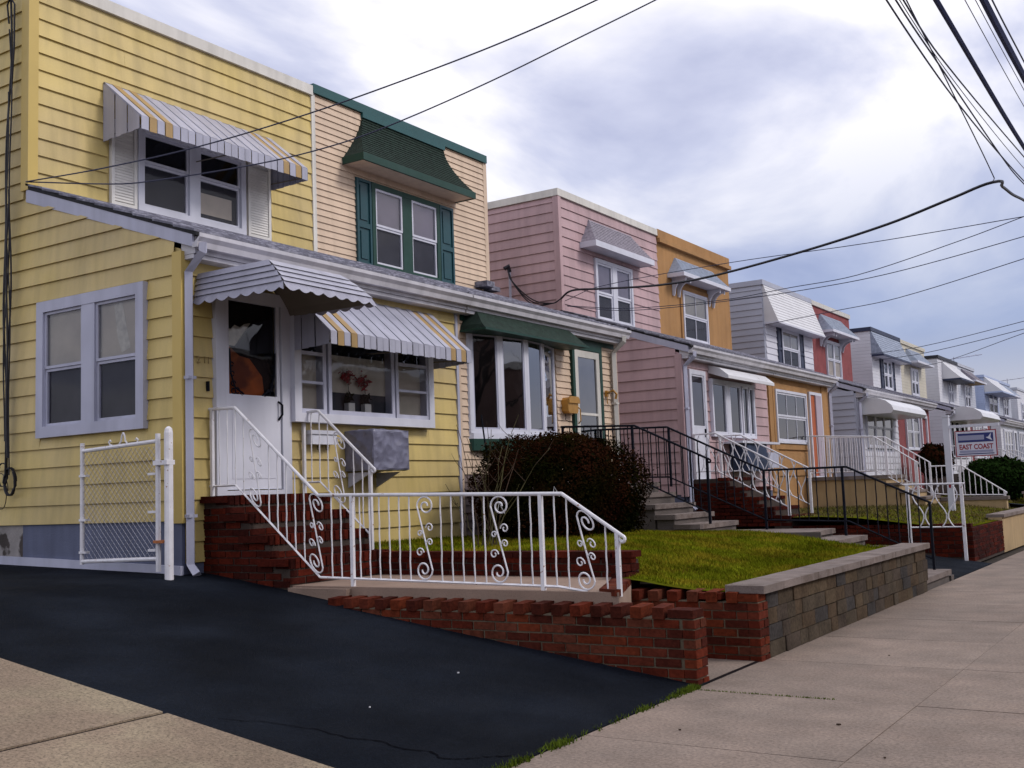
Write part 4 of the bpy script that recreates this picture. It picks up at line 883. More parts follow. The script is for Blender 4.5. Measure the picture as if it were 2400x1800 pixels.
window(h9, FF, 55.2, 57.6, 2.1, 3.5, 'white', 'white', .07, 3, .1, .5, .06, ('dark', 'dark'), glass='glass2')
h10, p10 = far_house('pale_grey_house', 'pale grey house with a square shingled hood', Yk+4.56, Yk+9.1, 7.2, 'grey_far', 'grey_far', (60.6, 62.0), (61.9, 62.8), (-10.3, (60.2, 62.6), (59.9, 62.9), 6.95, 6.3, 'grey_shingle', 'white', 'beige'), 'grey_far')
window(h10, FF, 59.6, 61.4, 2.1, 3.5, 'white', 'white', .07, 3, .1, .5, .06, ('dark', 'dark'), glass='glass2')
Yk = 66.5
h11, p11 = far_house('pale_blue_house', 'pale blue house with a wide sloping white mansard', Yk, Yk+4.55, 7.1, 'blue_far', 'blue_far', (67.6, 70.4), (69.8, 70.7), (-10.1, (Yk+.05, Yk+4.5), (Yk+.05, Yk+4.5), 7.0, 6.1, 'metal_white', 'blue_far', 'blue_far'), 'white_far', side=True)
window(h11, FF, 67.2, 69.4, 2.1, 3.5, 'white', 'white', .07, 3, .1, .5, .06, ('dark', 'dark'), glass='glass2')
h12, p12 = far_house('blue_grey_house', 'blue-grey house beyond the pale blue one', Yk+4.56, Yk+9.1, 7.1, 'grey_far', 'blue_far', (72.5, 74.2), (73.8, 74.7), (-10.3, (71.9, 74.8), (71.6, 75.0), 6.9, 6.2, 'slate', 'white', 'white'), 'grey_far')
window(h12, FF, 71.6, 73.4, 2.1, 3.5, 'white', 'white', .07, 3, .1, .5, .06, ('dark', 'dark'), glass='glass2')
Yk = 78.4
for k in range(3):
    h, p = far_house('distant_house', ('off-white house at the right edge of the picture', 'cream house last but one in the row', 'pale house at the far end of the row')[k], Yk+4.56*k+(2.7 if k == 2 else 0), Yk+4.56*k+4.55+(2.7 if k == 2 else 0), 7.1, ('white_far', 'cream_far', 'blue_far')[k], 'grey_far', (Yk+4.56*k+1.4+(2.7 if k == 2 else 0), Yk+4.56*k+3.1+(2.7 if k == 2 else 0)), None, None, side=True)

# ================================================================== STOOPS, WALLS, PATHS
# ---- brick stoop of the yellow house
st = thing('brick_stoop', 'dark red brick front steps of the yellow house', 'steps', (-7.9, 8.1, .6))
SX = [(-8.12, 1.47), (-7.84, 1.29), (-7.58, 1.08), (-7.32, .86)]; SYA, SYB = 7.42, 8.88
def stair(x):
    for xf, z in SX:
        if x < xf: return z
    return 0
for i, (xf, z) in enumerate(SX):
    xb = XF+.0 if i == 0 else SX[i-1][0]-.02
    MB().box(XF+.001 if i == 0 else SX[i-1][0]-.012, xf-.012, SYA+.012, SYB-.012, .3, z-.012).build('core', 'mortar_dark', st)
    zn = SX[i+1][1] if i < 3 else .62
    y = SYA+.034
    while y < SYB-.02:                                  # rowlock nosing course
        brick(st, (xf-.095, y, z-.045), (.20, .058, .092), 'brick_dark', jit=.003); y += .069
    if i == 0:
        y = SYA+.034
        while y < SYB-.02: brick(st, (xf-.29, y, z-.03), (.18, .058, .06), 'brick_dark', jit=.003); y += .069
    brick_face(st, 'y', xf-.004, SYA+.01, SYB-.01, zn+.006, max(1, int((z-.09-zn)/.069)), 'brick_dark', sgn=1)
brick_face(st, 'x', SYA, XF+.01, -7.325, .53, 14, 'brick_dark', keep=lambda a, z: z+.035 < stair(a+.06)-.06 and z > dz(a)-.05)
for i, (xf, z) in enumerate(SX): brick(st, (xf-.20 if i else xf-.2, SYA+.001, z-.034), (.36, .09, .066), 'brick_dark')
# ---- low brick wall beside the driveway, crenellated top
def brick_wall(name, label, yf, xa, xb, n, zt, keep, m='brick', thick=.2, crenel=True, mm='mortar', z0=-.02):
    t = thing(name, label, 'wall', ((xa+xb)/2, yf+thick/2, .0))
    MB().box(xa+.012, xb-.012, yf+.010, yf+thick-.01, -.1, zt-.012).build('core', mm, t)
    brick_face(t, 'x', yf, xa, xb-.098, z0, n, m, keep=keep)
    brick_face(t, 'x', yf+thick-.095, xa, xb-.098, z0, n, m, keep=keep)
    for k in range(n):
        z = z0+k*.069+.0285
        if k % 2: brick(t, (xb-.047, yf+.1, z), (.095, .2, .057), m, jit=.003)
        else: brick(t, (xb-.047, yf+.047, z), (.095, .095, .057), m, jit=.002); brick(t, (xb-.047, yf+.153, z), (.095, .095, .057), m, jit=.002)
    if crenel:
        x = xa+.05; k = 0; zc_ = z0+n*.069
        while x < xb-.12:
            if dz(x) < zc_+.03:
                brick(t, (x, yf+.10, zc_+.036), (.092, .235, .082), m, (rnd.uniform(-.02, .02)+.03, rnd.uniform(-.03, .03), .07+rnd.uniform(-.03, .03)), jit=.002)
            x += .172+rnd.uniform(-.008, .008); k += 1
        brick(t, (xb-.11, yf+.095, zc_+.03), (.2, .19, .058), m)
    return t
brick_wall('driveway_wall', 'low red brick wall with a toothed top beside the black driveway', 7.24, -7.36, -3.22, 7, .47, lambda a, z: z > dz(a)-.045)
bw2 = brick_wall('path_wall', 'short toothed red brick wall and pier on the far side of the path', 8.40, -4.32, -3.18, 7, .47, lambda a, z: True)
brick(bw2, (-3.33, 8.50, .50), (.26, .19, .05), 'brick_dark'); brick(bw2, (-3.6, 8.50, .50), (.2, .19, .05), 'brick')
bd = thing('border_wall', 'dark brick edging wall between the path and the lawn', 'wall', (-5.9, 8.8, .6))
MB().box(-7.30, -4.46, 8.73, 8.87, .3, .77).build('core', 'mortar_dark', bd)
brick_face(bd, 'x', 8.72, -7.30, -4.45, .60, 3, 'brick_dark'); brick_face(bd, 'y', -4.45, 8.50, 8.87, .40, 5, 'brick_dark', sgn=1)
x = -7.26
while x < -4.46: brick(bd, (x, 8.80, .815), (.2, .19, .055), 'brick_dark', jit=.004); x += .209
# ---- concrete path with steps down to the sidewalk
q = MB().prism([(-7.315, 7.445), (-3.92, 7.445), (-4.30, 8.395), (-4.462, 8.40), (-4.462, 8.715), (-7.315, 8.715)], .25, .615); setp(q.build('path', 'walk'), kind='structure')
q = MB().box(-7.312, -6.6, 7.38, 7.442, .3, .60); setp(q.build('path_edge', 'walk'), kind='structure')
ps = thing('path_steps', 'brick edged steps from the path down to the sidewalk', 'steps', (-3.5, 7.9, 0))
MB().prism([(-3.921, 7.46), (-3.73, 7.46), (-4.08, 8.385), (-4.301, 8.385)], -.05, .29).build('step', 'walk', ps)
for k in range(13):
    u = (k+.5)/13; brick(ps, (-3.92-.38*u-.085, 7.455+.93*u, .612), (.19, .062, .05), 'brick', (0, 0, math.atan2(-.38, .95)+.0), jit=.002)
q = MB().box(-4.25, -3.236, 7.30, 8.40, -.03, .003); setp(q.build('path_apron', 'concrete'), kind='structure')
setp(MB().face([(-3.238, 7.44, .0005), (-3.198, 7.44, .0005), (-3.198, 8.40, .0005), (-3.238, 8.40, .0005)]).build('apron_joint', 'seam'), kind='structure')
# ---- block retaining wall along the sidewalk with cap stones
bl = thing('retaining_wall', 'tan and grey block retaining wall with flat cap stones along the sidewalk', 'wall', (-3.3, 11.4, 0))
MB().box(-3.44, -3.20, 8.60, 14.24, -.05, .52).build('core', 'mortar_dark', bl)
for k in range(4):
    y = 8.60
    while y < 14.24:
        L_ = rnd.choice((.20, .27, .31, .38)); e_ = min(y+L_, 14.25)
        if e_-y > .06: brick(bl, (-3.29+rnd.uniform(-.006, .006), (y+e_)/2, k*.131+.064), (.22, e_-y-.006, .124), 'block', (rnd.uniform(-.01, .01), rnd.uniform(-.02, .02), rnd.uniform(-.02, .02)), name='block')
        y = e_ if 14.24-e_ > .08 else 14.3
for k in range(4):
    for xx in (-3.42,): brick(bl, (xx-.02, 14.13, k*.131+.064), (.16, .22, .124), 'block', name='block')
y = 8.44
while y < 14.2:
    L_ = min(.46, 14.28-y); brick(bl, (-3.31, y+L_/2, .556), (.34, L_-.005, .062), 'cap', (rnd.uniform(-.004, .004), rnd.uniform(-.006, .006), rnd.uniform(-.006, .006)), name='cap_stone'); y += L_
# ---- concrete steps of the tan house
ts = thing('concrete_steps', 'worn grey concrete front steps and landing of the tan house', 'steps', (-7, 15, .7))
T_ = [(XF, -7.45, 1.48), (-7.45, -7.18, 1.32), (-7.18, -6.88, 1.15), (-6.88, -6.58, 1.0), (-6.58, -6.2, .86)]
for xa, xb, z in T_:
    MB().box(xa+.001, xb-.03, 14.34, 15.70, .3, z-.07).build('riser', 'step_conc', ts); MB().box(xa-.03 if xa > XF else xa+.001, xb, 14.30, 15.74, z-.068, z).build('tread', 'cap', ts)
tw_ = thing('path_stairs', 'shallow concrete stairs from the tan house path to the sidewalk', 'steps', (-3.8, 15, 0))
for xa, xb, z in ((-6.2, -4.75, .72), (-4.75, -4.30, .62), (-4.30, -3.9, .47), (-3.9, -3.55, .31), (-3.55, -3.21, .15)):
    MB().box(xa+.001, xb-.03, 14.36, 15.72, -.05, z-.07).build('riser', 'step_conc', tw_); MB().box(xa-.03, xb, 14.30, 15.76, z-.068, z).build('tread', 'cap', tw_)
q = MB().box(-6.2, -4.5, 14.27, 14.30, .3, .735).box(-8.4, -3.22, 15.77, 15.94, -.05, .06); setp(q.build('path_kerb', 'step_conc'), kind='structure')
# ---- pink house: brick stoop, yard walls
s3 = thing('brick_steps', 'dark brick front steps of the pink house', 'steps', (-7.6, 20, .7))
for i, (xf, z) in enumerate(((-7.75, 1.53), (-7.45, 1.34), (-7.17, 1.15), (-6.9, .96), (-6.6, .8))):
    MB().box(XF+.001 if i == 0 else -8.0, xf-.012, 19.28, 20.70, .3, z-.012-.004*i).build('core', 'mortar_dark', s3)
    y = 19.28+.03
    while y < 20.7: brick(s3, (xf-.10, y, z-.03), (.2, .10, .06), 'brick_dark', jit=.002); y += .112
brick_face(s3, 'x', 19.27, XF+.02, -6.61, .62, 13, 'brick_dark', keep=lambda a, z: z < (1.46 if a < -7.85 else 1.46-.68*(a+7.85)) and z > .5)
pb = thing('yard_wall', 'dark brick wall round the yard of the pink house', 'wall', (-4.5, 19.4, 0))
MB().box(-6.6, -3.56, 19.315, 19.5, -.05, .53).box(-3.75, -3.562, 19.5, 22.2, -.05, .53).build('core', 'mortar_dark', pb)
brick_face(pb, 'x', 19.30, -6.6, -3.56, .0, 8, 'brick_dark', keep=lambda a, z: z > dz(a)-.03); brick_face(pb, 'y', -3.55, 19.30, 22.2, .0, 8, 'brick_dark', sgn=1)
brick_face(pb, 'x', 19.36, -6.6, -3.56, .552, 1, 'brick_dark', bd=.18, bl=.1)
bg_ = thing('beige_wall', 'beige stucco yard wall of the orange house with a grey coping', 'wall', (-3.7, 25, 0))
MB().box(-3.8, -3.56, 22.22, 27.9, -.05, .60).build('wall_body', 'beige', bg_); MB().box(-3.84, -3.52, 22.22, 27.92, .60, .66).build('coping', 'cap', bg_)
bg2 = thing('tall_beige_wall', 'taller beige stucco wall past the sign post', 'wall', (-4, 30, 0))
MB().box(-4.4, -3.56, 31.0, 35.2, -.05, .88).build('wall_body', 'beige', bg2); MB().box(-4.44, -3.52, 30.98, 35.2, .88, .94).build('coping', 'cap', bg2)
# ---- orange house stoop
s4 = thing('stucco_stoop', 'beige stucco stoop with grey slab treads at the orange house', 'steps', (-7, 27, .7))
MB().box(XF+.001, -6.62, 26.1, 27.85, .3, 1.41).build('landing_base', 'beige', s4); MB().box(XF+.001, -6.56, 26.04, 27.9, 1.412, 1.49).build('landing_slab', 'cap', s4)
for i, (xa, xb, z) in enumerate(((-6.62, -6.3, 1.30), (-6.3, -6.02, 1.12), (-6.02, -5.74, .96))):
    MB().box(xa+.001, xb-.03, 26.12, 27.6, .3, z-.062).build('riser', 'beige', s4); MB().box(xa-.03, xb, 26.06, 27.62, z-.06, z).build('tread', 'cap', s4)
MB().box(-6.7, -4.3, 27.64, 27.86, .3, .82).build('plinth', 'beige', s4); MB().box(-6.7, -4.26, 27.61, 27.9, .821, .90).build('plinth_cap', 'cap', s4)

# ================================================================== RAILINGS
railing('white_railing', 'long white iron scroll railing along the path and steps of the yellow house', 7.50,
        [(-8.48, 2.34), (-8.11, 2.33), (-7.03, 1.44), (-4.42, 1.375), (-3.90, 1.04)], [(-8.48, 1.57), (-8.11, 1.57), (-7.02, .69), (-4.48, .645), (-4.22, .61)],
        [(-8.44, 1.47), (-6.62, .61), (-4.62, .60), (-3.94, .58)], .112, 'iron', scrolls=((-7.84, .21), (-7.06, .22), (-5.80, .22), (-5.03, .22), (-4.22, .2)))
railing('short_white_railing', 'short white iron scroll railing on the far side of the brick stoop', 8.80,
        [(-8.48, 2.36), (-8.22, 2.36), (-7.46, 1.71)], [(-8.48, 1.59), (-8.21, 1.59), (-7.50, 1.0)], [(-8.44, 1.47), (-7.50, .86)], .125, 'iron', scrolls=((-7.93, .21),))
railing('black_railing', 'black iron railing on the near side of the tan house steps', 14.40,
        [(-8.45, 2.37), (-7.20, 2.31), (-6.06, 1.765)], [(-8.45, 1.60), (-7.20, 1.53), (-6.1, 1.02)], [(-8.42, 1.48), (-7.24, 1.4), (-6.09, .86)], .125, 'black', br=.009)
railing('long_black_railing', 'long black iron railing from the tan house door down to the sidewalk', 15.62,
        [(-8.45, 2.36), (-7.25, 2.33), (-5.72, 1.59), (-4.5, 1.59), (-3.38, 1.05)], [(-8.45, 1.58), (-7.25, 1.55), (-5.72, .86), (-4.5, .82), (-3.42, .30)],
        [(-8.42, 1.48), (-7.22, 1.4), (-5.72, .72), (-4.56, .62), (-3.40, .15)], .14, 'black', knob=False, br=.009)
for k, (yy, lb) in enumerate(((19.34, 'white looped railing on the near side of the pink house steps'), (20.62, 'white looped railing on the far side of the pink house steps'))):
    railing('looped_railing', lb, yy, [(-8.45, 2.37), (-7.98, 2.37), (-6.62, 1.64)], [(-8.45, 1.66), (-7.98, 1.66), (-6.62, .94)], [(-8.42, 1.52), (-6.64, .72)], .12, 'iron', group='white railings of the pink house', lattice=True, br=.010, pr=.022)
railing('gate_railing', 'white looped iron panel by the second driveway', 18.66, [(-4.45, 1.29), (-3.50, 1.28)], [(-4.42, .59), (-3.56, .59)], [(-4.40, .17), (-3.56, -.0)], .16, 'iron', lattice=True, knob=False, br=.011, pr=.024)
railing('picket_railing', 'white picket railing on the near side of the orange house stoop', 26.16, [(-8.45, 2.50), (-6.84, 2.40), (-5.9, 1.75)], [(-8.45, 1.60), (-6.84, 1.60), (-5.92, 1.05)], [(-8.4, 1.49), (-6.84, 1.49), (-5.92, .78)], .115, 'iron', br=.011, pr=.024)
railing('far_picket_railing', 'white picket railing on the far side of the orange house stoop', 27.75, [(-8.45, 2.50), (-6.98, 2.43), (-5.97, 1.76), (-5.95, 1.66), (-5.25, 1.65), (-4.32, 1.0)], [(-8.45, 1.6), (-6.98, 1.6), (-5.97, 1.0), (-5.25, .95), (-4.34, .93)], [(-8.4, 1.49), (-6.98, 1.49), (-5.97, .9), (-5.3, .9), (-4.34, .9)], .125, 'iron', br=.011, pr=.024)
for k in range(3):
    y = (38.6, 46.6, 50.2)[k]
    railing('distant_railing', ('white railing on the steps of the red house', 'white railing on the steps of the navy-trimmed white house', 'white railing on the steps of the cream house')[k], y, [(-8.45, 2.4), (-7.3, 2.4), (-5.8, 1.6)], [(-8.45, 1.6), (-7.3, 1.6), (-5.8, .9)], [(-8.4, .9), (-7.3, .9), (-5.8, .75)], .16, 'iron', group='white railings further down the row', br=.013, pr=.025)
    s_ = thing('distant_steps', ('grey steps at the red house', 'grey steps at the navy-trimmed white house', 'grey steps at the cream house')[k], 'steps', (-7.2, y+.6, .7))
    for i, (xa, xb, z) in enumerate(((XF+.001, -7.3, 1.48), (-7.3, -6.9, 1.25), (-6.9, -6.5, 1.05), (-6.5, -6.1, .9))): MB().box(xa, xb, y-.05-.001*i, y+1.2+.001*i, .3, z).build('step', 'step_conc', s_)

# ================================================================== SMALLER THINGS
# chain-link gate leaning open by the side wall
gt = thing('chain_link_gate', 'white chain-link gate standing open against the yellow side wall', 'gate', (-9.0, 6.86, .8)); GY = 6.86
q = MB().tube([(-9.62, GY, .84), (-9.62, GY, 2.05)], .022, 8).tube([(-8.47, GY, .78), (-8.47, GY, 2.08)], .024, 8)
q.tube([(-9.62, GY, .87), (-8.47, GY, .90)], .020, 8).tube([(-9.62, GY, 1.97), (-8.47, GY, 2.01)], .020, 8); q.build('gate_frame', 'iron', gt)
MB().tube([(-8.33, GY+.01, .70), (-8.33, GY+.01, 2.08), (-8.33, GY+.01, 2.12), (-8.33, GY+.01, 2.14)], [.042, .042, .034, .012], 10).build('gate_post', 'iron', gt)
q = MB(); x0, x1, z0, z1 = -9.595, -8.50, .90, 1.96; d = .068; k = 0
s = x0-(z1-z0)
while s < x1:
    a0 = max(s, x0); a1 = min(s+(z1-z0), x1)
    if a1-a0 > .01:
        q.tube([(a0, GY-.004, z0+(a0-s)), (a1, GY-.004, z0+(a1-s))], .0023, 4); q.tube([(a0, GY+.004, z1-(a0-s)), (a1, GY+.004, z1-(a1-s))], .0023, 4)
    s += d
setp(q.build('wire_mesh', 'galv', gt), kind='stuff')
for (xx, zz) in ((-9.57, 1.28), (-9.57, .96), (-8.52, .98), (-8.52, 1.7), (-9.57, 1.72), (-8.52, 1.34)): MB().box(xx-.07, xx+.035, GY-.026, GY+.026, zz-.011, zz+.011).build('tension_band', 'iron', gt)
for zz, m in ((1.80, 'iron'), (1.06, 'rust')): MB().box(-8.49, -8.29 if m == 'iron' else -8.36, GY-.045, GY+.05, zz-(.022 if m == 'iron' else .013), zz+(.022 if m == 'iron' else .013)).build('hinge', m, gt)
q = MB()
for sg in (-1, 1):
    q.tube([(-8.98+sg*a, GY, 1.99+z) for a, z in ((.0, .13), (.02, .10), (.03, .05), (.07, .01), (.13, .0), (.2, .02), (.22, .05), (.20, .065), (.185, .05))], .009, 5)
q.build('finial', 'iron', gt)
# cables running down the side wall with a hanging coil
cbn = thing('wall_cables', 'black cables running down the yellow side wall to a coil', 'cable', (-11.3, 7.1, 1.5))
r_ = random.Random(4)
for k in range(5):
    x = -11.32+.03*k; pts = []
    for i in range(30):
        z = 7.3-i*.19; pts.append((x+.045*math.sin(z*1.1+k*1.7)+.02*math.sin(z*3.1+k), 7.09-.012*k, z))
    MB().tube(pts[(0, 2, 12, 6, 13)[k]:(30, 28, 30, 30, 29)[k]], (.013, .009, .010, .008, .012)[k], 5).build('cable', 'rubber', cbn)
q = MB(); q.tube([(-11.32, 7.09, 7.0), (-11.34, 7.08, 7.22), (-11.27, 7.07, 7.3), (-11.2, 7.08, 7.2), (-11.2, 7.08, 6.7), (-11.26, 7.09, 6.2)], .011, 5); q.build('loop', 'rubber', cbn)
for (cx, cz, rx, rz, n, rr) in ((-11.22, 1.72, .10, .15, 3, .012), (-11.36, 1.80, .09, .13, 2, .006), (-11.4, 1.62, .13, .2, 1, .005)):
    pts = [(cx+rx*math.cos(a*.35)*(1+.05*math.sin(a)), 7.10-.004*(a % 7), cz+rz*math.sin(a*.35)) for a in range(18*n+1)]
    MB().tube(pts, rr, 5).build('coil', 'rubber', cbn)
# air conditioner of the yellow house under a wrapped plastic cover
def wrapped(name, label, X0, X1, Y0, Y1, Z0, Z1, m, seed, amp=.018):
    t = thing(name, label, 'air conditioner', ((X0+X1)/2, (Y0+Y1)/2, Z0)); r = random.Random(seed); q = MB(); n = 26
    from mathutils import noise
    def dsp(p, nrm):
        v = Vector(p)*3.0+Vector((seed, 0, 0)); f = .8*noise.noise(v)+1.1*(1-2.4*abs(noise.noise(v*1.7+Vector((3, 1, 2)))))+.6*(1-2.4*abs(noise.noise(v*2.9)))-.6
        return tuple(Vector(p)+Vector(nrm)*amp*f)
    for (o, u, v, nn) in (((X1, Y0, Z0), (0, Y1-Y0, 0), (0, 0, Z1-Z0), (1, 0, 0)), ((X0, Y0, Z0), (X1-X0, 0, 0), (0, 0, Z1-Z0), (0, -1, 0)), ((X1, Y1, Z0), (X0-X1, 0, 0), (0, 0, Z1-Z0), (0, 1, 0)), ((X0, Y0, Z1), (X1-X0, 0, 0), (0, Y1-Y0, 0), (0, 0, 1)), ((X0, Y1, Z0), (X1-X0, 0, 0), (0, Y0-Y1, 0), (0, 0, -1))):
        o, u, v = Vector(o), Vector(u), Vector(v)
        for i in range(n):
            for j in range(n):
                fc = []
                for a, b in ((i, j), (i+1, j), (i+1, j+1), (i, j+1)):
                    e = 0 if (a in (0, n) or b in (0, n)) else 1; p = o+u*(a/n)+v*(b/n); fc.append(dsp(p, nn) if e else tuple(p))
                q.face(fc)
    q.build('cover', m, t, smooth=False); return t
ac = wrapped('air_conditioner', 'grey plastic-wrapped air conditioner in the wall below the yellow porch window', XF+.03, -8.04, 9.50, 10.14, 1.71, 2.17, 'tarp', 3, .011)
for y in (9.56, 10.06): MB(lambda a, z, c: (a, c, z)).prism([(XF+.026, 1.52), (XF+.03, 1.69), (-8.12, 1.69)][::-1], y-.012, y+.012).build('bracket', 'lilac', ac)
ac2 = wrapped('covered_air_conditioner', 'blue-grey covered air conditioner below the pink porch window', XF+.03, -8.1, 21.25, 22.4, 1.66, 2.22, 'bluecurt', 8, .007)
MB().box(XF+.028, -8.06, 22.42, 23.0, 1.72, 2.05).build('vent_box', 'lilac', ac2); MB().box(XF+.027, -8.05, 20.9, 23.1, 2.225, 2.27).build('shelf', 'white', ac2)
# letter boxes
mb = thing('white_mailbox', 'small white mailbox on the yellow clapboards beside the door', 'mailbox', (-8.42, 9.06, 2.0))
MB(FF).box(8.87, 9.27, 2.01, 2.12, .024, .12).build('box', 'white', mb); MB(FF).box(8.85, 9.29, 2.121, 2.165, .022, .135).build('lid', 'white', mb)
for y in (9.0, 9.14): MB(FF).tube([(y, 2.0, .07), (y, 1.955, .07), (y, 1.95, .10), (y, 1.985, .11)], .006, 4).build('hook', 'black', mb)
mb = thing('copper_mailbox', 'rounded copper mailbox on the peach wall beside the tan house door', 'mailbox', (-8.4, 14.65, 2.5))
MB(FF).prism([(14.50, 2.62), (14.55, 2.585), (14.77, 2.585), (14.81, 2.62), (14.81, 2.79), (14.76, 2.83), (14.55, 2.83), (14.50, 2.79)], .016, .14).build('box', 'brass', mb)
MB(FF).prism([(14.49, 2.74), (14.82, 2.74), (14.82, 2.80), (14.77, 2.845), (14.54, 2.845), (14.49, 2.80)], .141, .17).build('lid', 'brass', mb)
MB(FF).tube([(14.56, 2.57, .05), (14.56, 2.48, .05), (14.60, 2.45, .09), (14.72, 2.45, .09), (14.76, 2.48, .05), (14.76, 2.57, .05)], .006, 5).build('paper_holder', 'black', mb)
# orchids in white pots on the window sill
for k, yy in enumerate((9.57, 9.86)):
    t = thing('potted_orchid', ('red orchid in a white pot, left of the two in the yellow porch window', 'dark red orchid in a white pot, right of the two in the yellow porch window')[k], 'plant', (XF+.055, yy, 2.40), 'orchids in the window')
    MB(FF).box(yy-.055, yy+.055, 2.40, 2.50, .022, .088).build('pot', 'pot', t)
    MB(FF).tube([(yy, 2.5, .055), (yy-.01, 2.62, .055), (yy-.02, 2.72, .055), (yy-.03, 2.80, .058)], .005, 4).build('stem', 'leafdk', t)
    leaf_ball('petals', 'petal', t, (XF+.055, yy-.04, 2.81 if k == 0 else 2.77), (.032, .12, .09), 70, .032, 40+k, inner=.2, lump=.3)
    leaf_ball('leaves', 'leafdk', t, (XF+.055, yy-.02, 2.56), (.030, .09, .05), 24, .05, 50+k, inner=.2)
# the big clipped bush in front of the tan house
bs = thing('dark_bush', 'big rounded dark reddish bush in front of the tan house window', 'bush', (-7.25, 12.75, .8))
leaf_ball('foliage', 'bush', bs, (-7.26, 12.32, 1.37), (.95, 1.28, .79), 42000, .020, 7, inner=.80, lump=.06, pw=2.7)
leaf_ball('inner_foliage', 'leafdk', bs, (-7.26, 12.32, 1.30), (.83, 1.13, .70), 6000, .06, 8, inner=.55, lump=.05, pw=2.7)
r_ = random.Random(2)
for k in range(9):
    a = r_.uniform(0, 6.28); MB().tube([(-7.28+.2*math.cos(a), 12.20+.3*math.sin(a), .76), (-7.28+.4*math.cos(a), 12.20+.6*math.sin(a), 1.2), (-7.28+.6*math.cos(a+.2), 12.20+.9*math.sin(a+.2), 1.6)], [.02, .014, .006], 5).build('branch', 'twig', bs)
# bare rose canes by the yellow house corner
rs = thing('rose_bush', 'bare rose canes growing between the path and the dark bush', 'plant', (-6.9, 10.1, .8))
r_ = random.Random(9)
for k in range(15):
    x, y = -6.95+r_.gauss(0, .10), 10.15+r_.gauss(0, .12); hh = r_.uniform(.7, 1.5); an = r_.uniform(0, 6.28); sp_ = r_.uniform(.15, .75); pts = []
    for i in range(7):
        u = i/6; pts.append((x+math.cos(an)*sp_*u**1.4+r_.gauss(0, .015), y+math.sin(an)*sp_*u**1.4+r_.gauss(0, .015), .78+hh*u))
    MB().tube(pts, [.008-.0045*i/6 for i in range(7)], 4).build('cane', 'cane' if k % 3 else 'twig', rs)
    for i in (3, 4, 5):
        if r_.random() < .6:
            p = pts[i]; b = r_.uniform(0, 6.28); l_ = r_.uniform(.1, .3); MB().tube([p, (p[0]+math.cos(b)*l_*.5, p[1]+math.sin(b)*l_*.5, p[2]+l_*.5), (p[0]+math.cos(b)*l_*.8, p[1]+math.sin(b)*l_*.8, p[2]+l_)], [.004, .003, .0015], 4).build('twig', 'twig', rs)
MB().tube([(-7.9, 11.75, .8), (-8.05, 11.68, 2.42)], .012, 5).build('stake', 'black', rs)
for (x, y, z) in ((-6.85, 10.2, 1.20), (-6.6, 11.0, 1.36)):
    MB().tube([(x, y, z), (x+.01, y+.02, z+.09), (x+.03, y+.05, z+.02), (x+.04, y+.08, z-.03)], .005, 4).build('plastic_tie', 'paper', rs)
leaf_ball('hips', 'twig', rs, (-7.0, 10.2, 1.3), (.45, .55, .5), 60, .012, 77, inner=.3)
# shrubs in the far yards
for k, (c, rad, n, lb) in enumerate((((-5.3, 33.2, 1.28), (1.0, 1.75, .62), 5200, 'round dark hedge beside the hanging sign'), ((-5.2, 38.2, 1.12), (.95, 2.6, .48), 4200, 'lower dark hedge at the right edge of the picture'), ((-7.55, 36.0, 1.9), (.5, 1.3, .55), 2200, 'dark reddish shrub against the far white porch'))):
    t = thing('clipped_hedge', lb, 'hedge', (c[0], c[1], .75)); leaf_ball('foliage', 'hedge' if k < 2 else 'bush', t, c, rad, n, .055, 90+k, inner=.75, lump=.06)
    leaf_ball('inner_foliage', 'leafdk', t, c, tuple(v*.85 for v in rad), 1200, .14, 95+k, inner=.5); MB().tube([(c[0], c[1], .6), (c[0], c[1], c[2])], .05, 6).build('trunk', 'twig', t)
# real-estate sign hanging from a white post
sg = thing('hanging_sign', 'white post with a hanging blue and red EAST COAST sign', 'sign', (-4.9, 24.6, .72)); SC = Vector((-4.9, 24.6, 0))
MB().box(-4.96, -4.84, 24.54, 24.66, .6, 2.66).build('post', 'white', sg); MB().prism([(-4.97, 24.53), (-4.83, 24.53), (-4.83, 24.67), (-4.97, 24.67)], 2.661, 2.70).build('post_cap', 'white', sg)
MB().box(-4.84, -3.86, 24.57, 24.63, 2.42, 2.48).build('arm', 'white', sg)
for x in (-4.62, -4.02): MB().tube([(x, 24.6, 2.42), (x, 24.6, 2.35)], .008, 5).build('hanger', 'black', sg)
def ST(x, z, t): return (x, 24.6-t, z)
bdp = MB(ST).box(-4.74, -3.92, 1.80, 2.35, -.012, .012).build('sign_board', 'sign_red', sg)
MB(ST).box(-4.72, -3.94, 1.82, 2.33, .0125, .015).build('sign_face', 'sign_white', bdp)
MB(ST).box(-4.68, -3.98, 2.10, 2.29, .0155, .017).build('sign_band', 'sign_blue', bdp); MB(ST).box(-4.67, -4.16, 2.145, 2.245, .0175, .018).build('sign_stripe', 'sign_grey', bdp)
MB(ST).box(-4.68, -3.98, 1.845, 1.865, .0155, .017).build('sign_rule', 'sign_blue', bdp); MB(ST).box(-4.66, -4.0, 1.88, 1.93, .0155, .0165).build('sign_stripe', 'sign_grey', bdp)
MB(ST).face([(-4.13, 2.19, .019), (-4.08, 2.20, .019), (-4.02, 2.28, .019), (-4.035, 2.19, .019), (-4.0, 2.12, .019), (-4.06, 2.15, .019)]).build('sign_bird', 'sign_white', bdp)
text_obj(bdp, 'EAST COAST', .145, lambda x, y, z: (-4.33+x, 24.6-.0165-max(z, 0), 1.955+y), .002, 'sign_red', 'sign_text', sx=.80, bold=.004)
